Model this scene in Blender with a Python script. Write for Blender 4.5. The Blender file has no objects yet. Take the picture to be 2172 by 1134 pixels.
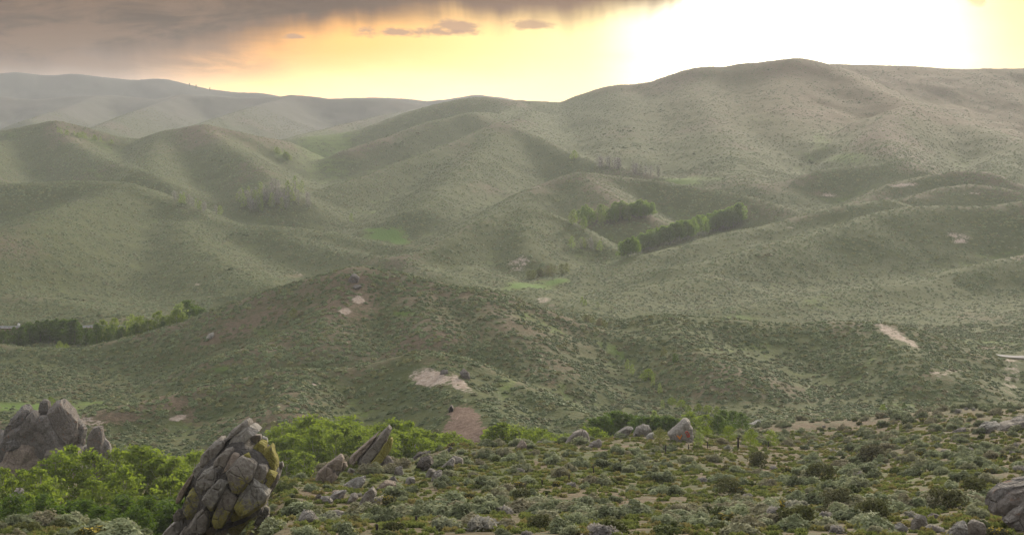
import bpy, math, random
import numpy as np
from mathutils import Vector, Matrix
from mathutils.bvhtree import BVHTree
random.seed(7); RNG = np.random.default_rng(7)
sc = bpy.context.scene
R = math.radians

# ------------------------------------------------------------ camera
FPX, CX, CY, VH = 3444.0, 1086.0, 567.0, 260.0      # focal length in photo pixels, centre, eye-level row
PITCH = math.atan((CY - VH) / FPX)
cam_d = bpy.data.cameras.new('camera'); cam = bpy.data.objects.new('camera', cam_d)
sc.collection.objects.link(cam); sc.camera = cam
cam_d.sensor_width = 36.0; cam_d.lens = 36.0 * FPX / 2172.0
cam_d.clip_start = 0.5; cam_d.clip_end = 30000
cam.location = (0, 0, 0); cam.rotation_euler = (math.pi/2 - PITCH, 0, 0)
sc.render.resolution_x = 1024; sc.render.resolution_y = 534
sc.view_settings.view_transform = 'Standard'; sc.view_settings.look = 'None'
sc.view_settings.gamma = 1.0; sc.view_settings.exposure = 0.42

# ------------------------------------------------------------ nodes helper
class NT:
    def __init__(s, nt): s.nt = nt; nt.nodes.clear()
    def n(s, typ, **kw):
        nd = s.nt.nodes.new(typ)
        ins = kw.pop('ins', {})
        for k, v in kw.items(): setattr(nd, k, v)
        for k, v in ins.items(): s.set(nd, k, v)
        return nd
    def set(s, nd, k, v):
        sock = nd.inputs[k]
        if isinstance(v, bpy.types.NodeSocket): s.nt.links.new(v, sock)
        else:
            if isinstance(v, (tuple, list)) and len(v) == 3 and sock.type == 'RGBA': v = (*v, 1)
            sock.default_value = v
    def m(s, op, a, b=None, c=None, clamp=False):
        nd = s.n('ShaderNodeMath', operation=op, use_clamp=clamp); s.set(nd, 0, a)
        if b is not None: s.set(nd, 1, b)
        if c is not None: s.set(nd, 2, c)
        return nd.outputs[0]
    def mix(s, f, a, b, blend='MIX'):
        nd = s.n('ShaderNodeMix', data_type='RGBA', blend_type=blend)
        s.set(nd, 0, f); s.set(nd, 6, a); s.set(nd, 7, b); return nd.outputs[2]
    def mr(s, v, a, b, c=0., d=1., smooth=True):
        nd = s.n('ShaderNodeMapRange', interpolation_type='SMOOTHSTEP' if smooth else 'LINEAR')
        for i, x in enumerate((v, a, b, c, d)): s.set(nd, i, x)
        return nd.outputs[0]
    def noise(s, vec, scale, detail=3., rough=.55, dist=0., out='Fac'):
        nd = s.n('ShaderNodeTexNoise'); s.set(nd, 'Vector', vec); s.set(nd, 'Scale', scale)
        s.set(nd, 'Detail', detail); s.set(nd, 'Roughness', rough); s.set(nd, 'Distortion', dist)
        return nd.outputs[out]
    def attr(s, name): return s.n('ShaderNodeAttribute', attribute_name=name)
    def vs(s, v, k):
        nd = s.n('ShaderNodeVectorMath', operation='MULTIPLY'); s.set(nd, 0, v); s.set(nd, 1, k); return nd.outputs[0]

# ------------------------------------------------------------ sky, sun
SUN_AZ, SUN_EL = R(20.0), R(19.0)     # to the right of the view axis (+Y), low and behind the hills
world = bpy.data.worlds.new('World'); sc.world = world; world.use_nodes = True
def build_world():
    N = NT(world.node_tree)
    tc = N.n('ShaderNodeTexCoord').outputs['Generated']
    sp = N.n('ShaderNodeSeparateXYZ', ins={0: tc}).outputs
    az = N.m('MULTIPLY', N.m('ARCTAN2', sp[0], sp[1]), 57.29578)
    el = N.m('MULTIPLY', N.m('ARCSINE', sp[2]), 57.29578)
    cv = N.n('ShaderNodeCombineXYZ', ins={0: az, 1: el, 2: 0.}).outputs[0]
    sky = N.n('ShaderNodeTexSky', sky_type='NISHITA', sun_disc=False, sun_elevation=SUN_EL, sun_rotation=SUN_AZ, altitude=1900., air_density=1.4, dust_density=3.).outputs[0]
    # angular distance to the hidden sun
    ga, ge = R(9.8), R(2.4); sd = (math.sin(ga)*math.cos(ge), math.cos(ga)*math.cos(ge), math.sin(ge))
    dt = N.n('ShaderNodeVectorMath', operation='DOT_PRODUCT', ins={0: tc, 1: sd}).outputs['Value']
    ang = N.m('MULTIPLY', N.m('ARCCOSINE', N.m('MINIMUM', dt, .99999)), 57.29578)
    glow = N.mr(ang, 32., 0.)
    w1 = N.noise(N.vs(cv, (.10, .42, 1)), 1.0, 5., .55, .3)      # soft horizontal cloud texture
    w2 = N.noise(N.vs(cv, (.42, .13, 1)), 1.0, 4., .55, .4)       # rain streaks
    # clear strip lit by the sun
    warm = N.mix(N.mr(N.m('ADD', az, N.m('MULTIPLY', N.m('SUBTRACT', w1, .5), 8.)), -16., 5.), SKY['orange'], SKY['yellow'])
    warm = N.mix(N.mr(N.m('ADD', el, N.m('MULTIPLY', N.m('SUBTRACT', w1, .5), 2.)), 2.6, -.2), warm, SKY['cream'])
    an = N.m('ADD', ang, N.m('MULTIPLY', N.m('SUBTRACT', w1, .5), 2.))
    warm = N.mix(N.mr(an, 16., 3.0), warm, SKY['pale'])
    warm = N.mix(N.mr(an, 7.5, 1.5), warm, SKY['white'])
    warm = N.mix(N.mr(N.m('ADD', az, N.m('MULTIPLY', N.m('SUBTRACT', w1, .5), 5.)), -7.5, -14.5), warm, SKY['mauve'])
    # the cloud deck: lower edge (degrees above eye level) along the horizon
    edge = 1.7
    for (a0, a1, de) in ((-18, -12, .5), (-12, -8.5, 1.15), (-8.5, -2, .3), (2, 5.5, .7), (5.5, 9, 2.5)):
        edge = N.m('ADD', edge, N.mr(az, a0, a1, 0., de, False))
    edge = N.m('ADD', edge, N.m('ADD', N.m('MULTIPLY', N.m('SUBTRACT', w1, .5), 1.5), N.m('MULTIPLY', N.m('SUBTRACT', w2, .5), 1.7)))
    soft = N.mr(az, -14., -4., 1.3, .75)                        # the left side fades out in rain
    dd = N.m('DIVIDE', N.m('SUBTRACT', el, edge), soft)
    deck = N.mr(dd, -1.1, .7)
    w3 = N.noise(N.vs(cv, (.22, .9, 1)), 1.3, 6., .6, .5)
    deckc = N.mix(N.mr(az, -13., 3.), SKY['deck_l'], SKY['deck_r'])
    deckc = N.mix(N.mr(w3, .42, .7, 0, .8), deckc, N.mix(N.mr(az, -13., 3.), SKY['deck_hi'], SKY['deck_r']))
    col = N.mix(deck, warm, deckc)
    # a thin tapering veil under the deck on the left
    v2 = N.m('MULTIPLY', N.mr(az, -5.5, -11.), N.m('MULTIPLY', N.mr(el, 1.2, 2.0), N.mr(w3, .35, .6, .3, .75)))
    col = N.mix(v2, col, SKY['veil'])
    # small separate clouds in the strip
    for (a0, e0, ra, re, k, seed) in CLOUDS:
        dx = N.m('DIVIDE', N.m('SUBTRACT', az, a0), ra); dy = N.m('DIVIDE', N.m('SUBTRACT', el, e0), re)
        d2 = N.m('SQRT', N.m('ADD', N.m('MULTIPLY', dx, dx), N.m('MULTIPLY', dy, dy)))
        off = N.n('ShaderNodeVectorMath', operation='ADD', ins={0: cv, 1: (seed, seed*2, 0)}).outputs[0]
        nn = N.noise(N.vs(off, (1.1, 2.6, 1)), 1., 5., .6)
        msk = N.mr(N.m('SUBTRACT', d2, N.m('MULTIPLY', N.m('SUBTRACT', nn, .5), 2.4)), 1.05, .35)
        col = N.mix(N.m('MULTIPLY', msk, k), col, SKY['small'])
    # high overhead: pale grey overcast from the sky texture and cloud
    high = N.mr(el, 9., 26.)
    over = N.mix(.75, N.vs(sky, (.1, .1, .1)), SKY['over'])
    over = N.mix(glow, over, SKY['over_sun'])
    col = N.mix(high, col, over)
    back = N.mr(sp[1], .75, .2)                                  # away from the sunset
    col = N.mix(back, col, over)
    col = N.mix(N.mr(sp[1], .35, -.6), col, SKY['behind'])         # unseen sky behind the camera, darkened to shade the slopes facing it
    bg = N.n('ShaderNodeBackground', ins={0: col, 1: SKY['strength']})
    N.n('ShaderNodeOutputWorld', ins={0: bg.outputs[0]})
SKY = dict(orange=(1.0, .41, .065), yellow=(1.2, .64, .16), cream=(1.9, 1.35, .62), white=(2.3, 2.1, 1.6), pale=(1.25, 1.0, .46), mauve=(.46, .33, .26), deck_hi=(.07, .04, .025), veil=(.18, .105, .060),
           deck_l=(.012, .004, .001), deck_r=(.19, .105, .060), small=(.38, .22, .13), over=(1.25, 1.25, 1.27), over_sun=(3.2, 2.8, 2.2), behind=(.42, .42, .44), strength=1.0)
CLOUDS = [(-3.6, 3.12, 2.3, .2, .9, 3.), (-1.9, 3.3, .9, .32, .9, 9.), (.6, 3.4, 1.0, .24, .8, 15.), (-7.6, 2.95, .55, .12, .85, 21.),
          (15.9, 4.15, .35, .35, .5, 33.), (12.2, 4.35, .8, .12, .5, 39.)]
build_world()
sun_d = bpy.data.lights.new('sun', 'SUN'); sun = bpy.data.objects.new('sun', sun_d); sc.collection.objects.link(sun)
sun_d.energy = 4.6; sun_d.angle = R(12); sun_d.color = (1.0, .88, .70)
sun.rotation_euler = Vector((math.sin(SUN_AZ)*math.cos(SUN_EL), math.cos(SUN_AZ)*math.cos(SUN_EL), math.sin(SUN_EL))).to_track_quat('Z', 'Y').to_euler()

# ------------------------------------------------------------ photo rows and columns to places in the valley
cP, sP = math.cos(PITCH), math.sin(PITCH)
def ray(u, v):
    a = (np.asarray(u, float) - CX) / FPX; b = -(np.asarray(v, float) - CY) / FPX
    dy = cP + b*sP; return a/dy, (-sP + b*cP)/dy          # x and z per metre of depth
def P(u, v, y):
    a, b = ray(u, v); return np.array([a*y, y + 0*a, b*y])
def hash2(ix, iy, seed):
    h = (ix.astype(np.int64)*374761393 + iy.astype(np.int64)*668265263 + seed*1274126177) & 0x7fffffff
    h = ((h ^ (h >> 13)) * 1274126177) & 0x7fffffff
    return ((h ^ (h >> 16)) & 0xffff) / 65535.0
def vnoise(x, y, seed=0):
    ix = np.floor(x); iy = np.floor(y); fx = x-ix; fy = y-iy
    ix = ix.astype(np.int64); iy = iy.astype(np.int64)
    fx = fx*fx*fx*(fx*(fx*6-15)+10); fy = fy*fy*fy*(fy*(fy*6-15)+10)
    a = hash2(ix, iy, seed); b = hash2(ix+1, iy, seed); c = hash2(ix, iy+1, seed); d = hash2(ix+1, iy+1, seed)
    return ((a*(1-fx)+b*fx)*(1-fy) + (c*(1-fx)+d*fx)*fy)*2-1
def fbm(x, y, oct=4, seed=0, gain=.5):
    s = 0; a = 1.; t = 0
    for o in range(oct):
        s = s + a*vnoise(x*2**o + 13.7*o, y*2**o - 7.1*o, seed+o); t += a; a *= gain
    return s/t

# ------------------------------------------------------------ terrain
# every crest: (flank slope, crest roundness, [(column, row, depth in metres), ...])
RIDGES = [
 # far blue mountains
 (.25, 10, [(-500,175,3300),(-300,168,3300),(-100,162,3300),(0,157,3300),(30,152,3300),(60,157,3300),(110,160,3300),(150,156,3300),(200,162,3300),(280,170,3300),(345,167,3300),(400,180,3300),(440,189,3300),(500,196,3300),(560,198,3300),(600,207,3300),(700,218,3300)]),
 (.25, 8, [(690,214,3300),(750,207,3300),(800,207,3300),(870,210,3300),(900,215,3300),(950,211,3300),(1010,201,3300),(1060,206,3300),(1150,225,3300)]),
 # second pale range
 (.22, 10, [(-500,225,2700),(-300,210,2700),(-100,205,2700),(0,205,2700),(60,212,2700),(130,207,2700),(200,203,2700),(260,203,2700),(330,212,2650),(370,204,2650),(440,203,2600),(500,208,2600),(600,208,2600),(640,205,2600),(700,210,2600),(760,208,2600),(820,210,2600),(880,220,2600),(930,228,2600),(1050,240,2600)]),
 (.3, 8, [(380,205,2600),(330,222,2450),(280,240,2300),(200,275,2100)]),
 (.3, 8, [(620,208,2600),(560,220,2450),(480,245,2250),(390,275,2050)]),
 (.3, 8, [(200,206,2650),(150,225,2500),(60,255,2250)]),
 (.3, 8, [(900,228,2500),(820,243,2300),(720,266,2150),(610,294,1950)]),
 # left middle hills
 (.33, 10, [(-500,330,1400),(-250,300,1400),(-100,283,1400),(0,279,1400),(60,268,1400),(115,259,1400),(170,270,1400),(240,289,1400),(300,297,1420),(350,282,1400),(400,270,1380),(430,266,1370),(480,275,1370),(550,290,1400),(600,299,1450)]),
 (.36, 8, [(115,262,1390),(150,300,1310),(200,330,1230),(240,345,1160),(300,362,1090)]),
 (.36, 8, [(430,268,1360),(470,300,1270),(520,330,1190),(560,365,1110),(585,395,1050)]),
 (.33, 8, [(0,300,1350),(-40,340,1230),(-20,380,1110)]),
 (.33, 8, [(345,290,1390),(330,320,1270),(310,352,1160),(340,385,1070)]),
 # central skyline down to the pass and up the big right hill
 (.33, 30, [(600,300,1640),(650,291,1660),(730,282,1690),(790,271,1700),(850,250,1720),(930,222,1750),(980,210,1760),(1020,205,1770),(1070,214,1790),(1110,213,1800),(1160,217,1830),(1200,223,1850),(1250,205,1840),(1310,181,1830),(1360,180,1820),(1420,169,1820),(1500,141,1820),(1545,142,1820),(1600,133,1810),(1690,130,1800)]),
 (.33, 26, [(1690,130,1800),(1740,136,1780),(1808,174,1710),(1871,201,1640),(1942,226,1560),(2012,250,1480),(2083,275,1390),(2172,306,1300),(2350,370,1150)]),
 (.17, 20, [(1700,138,1990),(1780,137,2000),(1850,138,2010),(1900,140,2010),(2000,146,2010),(2100,146,2010),(2172,145,2010),(2300,142,2010),(2600,150,2010)]),
 (.21, 8, [(1310,190,1800),(1340,240,1600),(1350,290,1430),(1330,330,1300)]),
 (.22, 8, [(1500,162,1790),(1480,202,1650),(1510,252,1480),(1535,300,1340),(1560,352,1210),(1570,385,1130)]),
 (.20, 8, [(1690,150,1770),(1650,192,1640),(1660,240,1510),(1700,300,1370)]),
 (.36, 10, [(1960,236,1560),(1931,228,1480),(1900,240,1400),(1870,280,1290),(1900,330,1180),(1950,360,1120)]),
 (.40, 6, [(1931,229,1480),(1853,247,1440),(1818,261,1410),(1783,284,1370),(1758,312,1320)]),
 (.30, 8, [(2172,306,1300),(2130,340,1210),(2110,375,1130)]),
 # central spurs
 (.34, 8, [(1100,222,1760),(1062,240,1620),(999,239,1540),(914,257,1500),(830,290,1440),(740,315,1400)]),
 (.34, 8, [(1130,235,1700),(1090,262,1480),(1062,269,1370),(1013,286,1330),(953,307,1290),(900,328,1250),(830,356,1200),(724,391,1130),(690,410,1100)]),
 (.34, 8, [(1062,269,1370),(1130,288,1340),(1180,312,1300),(1240,338,1260),(1330,357,1220),(1400,374,1190),(1500,394,1150)]),
 (.30, 8, [(1062,272,1370),(1010,330,1230),(950,390,1100),(900,440,1000)]),
 (.36, 8, [(880,525,830),(940,506,880),(1000,476,930),(1060,441,980),(1100,416,1020),(1150,390,1060),(1215,370,1080),(1290,371,1090),(1350,379,1090),(1420,388,1080),(1500,401,1060),(1560,411,1040),(1640,431,1010),(1700,450,980)]),
 (.32, 6, [(1240,372,1080),(1290,410,1010),(1330,440,960)]),
 (.42, 8, [(850,548,775),(930,520,800),(980,490,830),(1040,463,860),(1080,449,880),(1120,443,890),(1160,454,890),(1200,470,885),(1240,492,875),(1290,525,850),(1330,552,830)]),
 (.36, 6, [(1120,444,890),(1110,490,840),(1120,535,800)]),
 # right middle benches
 (.36, 8, [(1600,418,1110),(1645,397,1130),(1710,368,1150),(1760,356,1160),(1800,354,1160),(1860,355,1160),(1920,360,1150),(1973,372,1130)]),
 (.36, 8, [(1790,440,1010),(1880,396,1060),(1940,378,1080),(2000,366,1090),(2050,361,1090),(2100,367,1080),(2150,388,1060),(2230,420,1030)]),
 (.30, 8, [(1930,420,1000),(2000,398,1020),(2060,392,1030),(2120,398,1020),(2200,420,1000)]),
 (.30, 10, [(1180,592,760),(1260,572,790),(1340,551,820),(1400,538,840),(1460,521,860),(1520,504,880),(1570,487,900),(1650,474,920),(1720,455,940),(1800,436,950),(1880,424,950)]),
 (.26, 8, [(1440,566,760),(1518,555,775),(1590,531,800),(1695,507,830),(1765,486,850),(1800,475,860),(1854,457,880),(1906,441,890),(1980,435,900),(2048,440,900),(2110,436,900),(2172,429,900),(2350,425,900),(2600,440,900)]),
 (.24, 8, [(1560,655,640),(1660,640,660),(1760,618,690),(1850,607,710),(1920,603,720),(2000,590,740),(2060,571,750),(2120,556,760),(2172,545,770),(2300,520,780),(2600,520,780)]),
 (.24, 6, [(1240,650,640),(1330,620,690),(1420,600,720),(1500,590,740)]),
 # left bench running to the middle
 (.30, 10, [(-500,420,1000),(-200,395,1000),(0,388,1000),(88,387,1000),(176,383,1000),(240,388,990),(282,404,980),(353,424,960),(423,453,930),(494,474,910),(565,482,890),(640,486,880),(700,491,870),(770,506,850),(870,530,830),(960,563,790),(1050,592,740),(1130,620,700),(1200,650,640),(1280,680,590)]),
 (.26, 8, [(260,395,985),(200,420,930),(120,442,880),(60,480,810),(0,500,780),(-100,530,740)]),
 (.28, 8, [(560,484,890),(640,510,850),(720,535,810),(800,545,790),(860,552,780),(930,580,740),(1000,610,700)]),
 (.24, 6, [(380,470,900),(420,520,820),(480,560,750),(560,600,680)]),
 (.20, 6, [(-300,625,700),(-100,622,700),(0,624,700),(60,630,690),(120,640,670),(200,656,640),(260,676,610)]),
 # right front hill
 (.26, 8, [(1230,700,520),(1290,690,510),(1340,679,500),(1400,671,495),(1480,672,490),(1550,680,485),(1620,685,485),(1700,687,485),(1780,683,490),(1830,687,490),(1870,692,485),(1930,710,480),(1990,731,470),(2060,750,465),(2120,758,465),(2172,768,465),(2300,790,460),(2600,850,430)]),
 (.26, 6, [(1400,675,490),(1440,710,460),(1500,760,430),(1560,800,410)]),
 (.26, 6, [(1850,692,480),(1900,740,445),(1960,790,420)]),
 # central front hill with the rocky top
 (.34, 6, [(-500,760,520),(-200,735,520),(0,731,520),(100,738,515),(180,741,510),(260,718,510),(350,698,510),(430,674,510),(500,645,510),(560,621,510),(640,597,510),(700,582,510),(745,572,508),(770,572,505),(800,576,505),(870,589,500),(950,603,495),(1040,616,490),(1090,634,485),(1150,655,480),(1200,675,475),(1260,697,470),(1330,722,460),(1390,748,450),(1440,768,445),(1500,790,435),(1600,820,425),(1700,845,415)]),
 (.32, 6, [(760,576,505),(740,620,485),(700,680,460),(690,730,440)]),
 (.30, 6, [(540,735,440),(585,718,450),(640,703,455),(700,711,450),(750,738,440),(770,765,430)]),
 (.28, 6, [(1000,614,490),(1060,670,460),(1120,730,435),(1160,790,410)]),
 (.30, 6, [(860,592,500),(900,650,470),(930,700,445)]),
 # near knoll with the scar
 (.34, 5, [(-300,905,348),(-50,895,353),(100,885,358),(200,870,363),(300,847,368),(420,822,376),(520,802,380),(600,790,383),(700,784,386),(780,774,388),(850,762,388),(900,752,388),(950,755,386),(1000,775,380),(1050,800,373),(1120,835,360),(1200,868,348),(1260,895,333)]),
 (.30, 4, [(640,788,383),(620,830,363),(600,870,343)]),
 (.30, 4, [(900,753,388),(960,800,366),(1010,850,343),(1060,900,320)]),
]
BASE_U = [-600, 0, 200, 450, 600, 700, 1000, 1400, 1700, 2172, 2800]
BASE = [
 {-80:3,-20:-1,0:-2,20:-6.5,80:-21,100:-25.5,140:-38,180:-50,230:-58,290:-64,330:-68,400:-71},
 {-80:3,-20:-1,0:-2,20:-6.5,80:-21,100:-25.5,140:-38,180:-50,230:-58,290:-63,330:-68,400:-71},
 {-80:3,-20:-1,0:-2,20:-6.5,80:-21,108:-27.1,140:-38,180:-50,230:-58,290:-63,330:-67,400:-71},
 {-80:3,-20:-1,0:-2,20:-6.5,80:-22.6,100:-28.5,112:-31.5,125:-33.5,160:-44,200:-55,260:-63,330:-67,400:-71},
 {-80:3,-20:-1,0:-2,20:-6.5,80:-20.8,100:-24.7,130:-30.2,145:-31.8,180:-44,240:-60,330:-67,400:-71},
 {-80:3,-20:-1,0:-2,20:-6.5,80:-20.9,120:-28.9,150:-33.5,165:-34.8,200:-46,260:-60,300:-66,350:-69,400:-71},
 {-80:3,-20:-1,0:-2,20:-6.5,80:-20.7,120:-28.6,170:-36.5,198:-39.6,235:-50,280:-62,350:-69,400:-71},
 {-80:3,-20:-1,0:-2,20:-6.5,80:-20.7,120:-28.9,170:-37,205:-40.8,222:-42.5,260:-53,300:-62,350:-67,400:-71},
 {-80:3,-20:-1,0:-2,20:-6.5,80:-20.7,120:-28.6,180:-38.7,230:-45,258:-47.4,300:-57,350:-65,400:-71},
 {-80:3,-20:-1,0:-2,20:-6.5,80:-20.7,120:-27.9,180:-36.6,230:-42.4,252:-44.4,300:-55,350:-65,400:-71},
 {-80:3,-20:-1,0:-2,20:-6.5,80:-20.7,120:-27.9,180:-36.6,230:-42.4,252:-44.4,300:-55,350:-65,400:-71},
]
FAR = {450:-74,560:-76,700:-78,800:-77,900:-74,1000:-68,1150:-58,1300:-50,1500:-44,1800:-45,2300:-40,2700:-30,2950:-50,3300:0,3800:-50,4300:-60}
NR, NC, SMAX = 1300, 620, .52
G = 40.0 * (4260/40.0) ** (np.arange(NR)/(NR-1))      # depth + 60 m
S = np.linspace(-SMAX, SMAX, NC)
XX = G[:, None]*S[None, :]; YY = (G - 60)[:, None] + 0*S[None, :]
def build_heights():
    yy = G - 60
    def prof(d):
        d = dict(d); d.update(FAR); k = sorted(d); v = [d[q] for q in k]
        base = np.interp(yy, k, v)
        for _ in range(3):                               # smooth along depth on the geometric grid
            p = np.pad(base, 4, mode='edge'); base = np.convolve(p, np.ones(9)/9, 'valid')
        return base
    tab = np.stack([prof(b) for b in BASE], 1)             # NR x columns
    U = CX + FPX*XX/np.maximum(YY, 30)*1.0
    U = np.clip(U, -590, 2790); bu = np.array(BASE_U, float)
    k = np.clip(np.searchsorted(bu, U)-1, 0, len(bu)-2); t = (U-bu[k])/(bu[k+1]-bu[k]); t = t*t*(3-2*t)
    r = np.arange(NR)[:, None]
    base = tab[r, k]*(1-t) + tab[r, k+1]*t
    kk = np.clip(.6 + .0022*YY, .8, 9)
    # natural drainage relief on the flanks
    n1 = fbm(XX/90, YY/120, 4, 3); n2 = fbm(XX/22, YY/30, 3, 11)
    acc = np.exp(0*XX); ref = base.copy()
    Hs = [base]
    acc = np.ones_like(base); top = base.copy()
    for (s, w, pts) in RIDGES:
        s *= 1.5; w *= .45
        p = np.array([P(*q) for q in pts])
        seg = [p[0]]
        for a, b in zip(p[:-1], p[1:]):
            n = max(2, int(np.hypot(*(b-a)[:2])/(2+.0022*a[1])))
            seg += [a + (b-a)*(j+1)/n for j in range(n)]
        q = np.array(seg)
        for _ in range(2):
            q2 = q.copy(); q2[1:-1] = (q[:-2]+2*q[1:-1]+q[2:])/4; q = q2
        reach = (q[:, 2].max() + 90)/s + 3*w
        lo = max(0, np.searchsorted(yy, q[:, 1].min()-reach)-1); hi = min(NR, np.searchsorted(yy, q[:, 1].max()+reach)+1)
        X = XX[lo:hi]; Y = YY[lo:hi]
        h = np.full(X.shape, -1e3); dd = np.full(X.shape, 1e3)
        for (px, py, pz) in q:
            d2 = (X-px)**2 + (Y-py)**2
            v = pz - w*(np.sqrt(1 + s*s*d2/(w*w)) - 1)
            g = v > h; h = np.where(g, v, h); dd = np.where(g, d2, dd)
        dd = np.sqrt(dd)
        h = h + (n1[lo:hi]*.075 + n2[lo:hi]*.02)*np.minimum(np.maximum(dd-6, 0), 90)
        K = kk[lo:hi]; t0 = top[lo:hi]; diff = (h - t0)/K
        top[lo:hi] = np.where(diff > 25, h, np.where(diff < -25, t0, t0 + K*np.log1p(np.exp(np.clip(diff, -30, 30)))))
    amp = np.clip(YY/300, .15, 1.5)
    top += fbm(XX/35, YY/45, 4, 21)*amp*.8 + fbm(XX/7, YY/9, 3, 31)*.22*np.clip(YY/80, .4, 1.6)
    return top
ZZ = build_heights()
def cell(x, y):
    x = np.asarray(x, float); y = np.asarray(y, float)
    g = np.clip(y+60, 40.01, 4259); fr = np.log(g/40.)/math.log(4260/40.)*(NR-1); fc = (x/g + SMAX)/(2*SMAX)*(NC-1)
    i = np.clip(fr.astype(int), 0, NR-2); j = np.clip(fc.astype(int), 0, NC-2)
    return i, j, np.clip(fr-i, 0, 1), np.clip(fc-j, 0, 1)
def bil(A, x, y):
    i, j, a, b = cell(x, y)
    return (A[i, j]*(1-b)+A[i, j+1]*b)*(1-a) + (A[i+1, j]*(1-b)+A[i+1, j+1]*b)*a
def ground(x, y): return bil(ZZ, x, y)
YS = np.concatenate([np.arange(30, 700, .5), np.arange(700, 2600, 2), np.arange(2600, 5500, 10)])
def hit(u, v, ymin=30):
    a, b = ray(u, v); y = YS[YS >= ymin]; g = ground(a*y, y); below = b*y < g
    if not below.any(): return None
    k = int(np.argmax(below)); yv = y[k]
    return float(a*yv), float(yv), float(ground(a*yv, yv))

# ------------------------------------------------------------ ground cover zones in real places (photo column,row -> ground)
def zone(lst, soft=.55):
    m = np.zeros_like(XX)
    for it in lst:
        u, v, ru, rv = it[:4]; k = it[4] if len(it) > 4 else 1.; tilt = it[5] if len(it) > 5 else 0.
        c = hit(u, v)
        if c is None: continue
        y0 = c[1]; y = YY; 
        # ellipse on the hillside: across and up-slope axes found on the ground itself
        ct, st = math.cos(R(tilt)), math.sin(R(tilt))
        e1 = hit(u+ru*ct, v+ru*st, y0*.8); e2 = hit(u-rv*st*-1, v-rv*ct, y0*.8)
        if e1 is None or abs(e1[1]-y0) > y0*.25: e1 = (c[0]+ru*y0/FPX, y0, 0)
        if e2 is None or abs(e2[1]-y0) > y0*.25: e2 = (c[0], y0+rv*y0/FPX*6, 0)
        A = np.array([[e1[0]-c[0], e2[0]-c[0]], [e1[1]-c[1], e2[1]-c[1]]])
        if abs(np.linalg.det(A)) < .02*np.linalg.norm(A[:, 0])*np.linalg.norm(A[:, 1]): A[:, 1] = [0, np.linalg.norm(A[:, 1])+1]
        L = np.linalg.norm(A[:, 0]) + np.linalg.norm(A[:, 1]) + 5
        lo = np.searchsorted(G-60, y0-3*L); hi = np.searchsorted(G-60, y0+3*L)
        I = np.linalg.inv(A); dx = XX[lo:hi]-c[0]; dy = YY[lo:hi]-y0
        p = I[0, 0]*dx + I[0, 1]*dy; q = I[1, 0]*dx + I[1, 1]*dy
        d = np.sqrt(p*p+q*q)
        m[lo:hi] = np.maximum(m[lo:hi], k*np.clip(1.5 - d, 0, 1))
    return m
LUSH = zone([(818,498,48,16),(845,512,26,12),(795,490,30,7),(1120,607,55,7),(1180,597,35,6),(60,864,150,12,.85),(190,856,60,8,.7),(1450,381,50,5,.8),(1500,380,40,4,.6),
 (1800,335,60,14,.62),(1740,300,25,20,.5),(1720,335,50,10,.45),(1740,640,40,14,.5),(1560,675,45,7,.75),(1600,745,120,30,.35),(1040,740,30,60,.25),
 (470,785,40,8,.8),(560,705,30,10,.6),(860,665,30,8,.8),(1150,690,90,14,.55,25),(1300,745,70,14,.55,25),(1420,790,60,14,.5,25),(1080,800,20,40,.5,40),(1200,850,30,14,.4,35),
 (200,300,60,12,.55,15),(90,258,40,6,.3),(690,290,70,5,.7,-5),(600,330,25,7,.7,25),(200,365,30,8,.6,30),(20,290,25,10,.5),(1460,200,20,30,.3),(1620,250,60,20,.3),
 (1330,545,70,8,.5,-10),(1230,535,60,8,.4),(1900,722,200,6,.45),(2100,728,100,5,.6),(1520,740,60,14,.4),(1900,860,60,6,.6),(1950,1020,150,40,.4)])
BARE = zone([(740,640,80,50,.72),(700,600,60,20,.5,-20),(520,690,150,22,.66,-22),(760,590,25,10,.8),(640,660,50,20,.45),(420,900,150,25,.66),(250,890,60,18,.75),(600,960,30,8,.6),
 (1130,790,90,30,.4,20),(900,720,120,20,.55),(1100,690,60,15,.4,15),(980,890,40,40,.6),
 (1290,950,100,10,.6),(1500,1010,120,12,.6),(1650,1000,90,10,.6),(1650,985,80,8,.6),(1700,910,60,12,.6),(1830,900,60,12,.6),(1900,915,60,8,.5),(1300,1060,100,20,.65),(1220,1075,40,12,.8),(1140,985,50,10,.8),
 (1820,1063,60,10,.8),(1980,990,50,6,.6),(1830,1062,30,7,1),(1280,1015,60,8,.7),(950,1040,50,12,.6),(850,1060,60,12,.5),(700,1050,60,12,.6),(780,1100,60,10,.5),(1450,985,60,8,.4),(1350,1100,80,12,.4),
 (1290,380,70,20,.3),(1800,170,160,30,.35),(1950,180,200,30,.4),(1400,250,100,40,.2),(980,300,40,30,.35),(1850,290,70,20,.5),(1240,415,90,15,.35),(1020,400,60,25,.3),(930,250,50,20,.35),
 (1750,415,60,10,.5),(1860,420,90,10,.5,-12),(1700,690,120,14,.3),(1980,790,90,10,.4),(1700,610,120,10,.3),(1850,755,60,12,.3),(2000,735,20,6,.5),(2100,736,50,3,.7),(1170,650,40,6,.5),(620,585,30,6,.5)])
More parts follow.
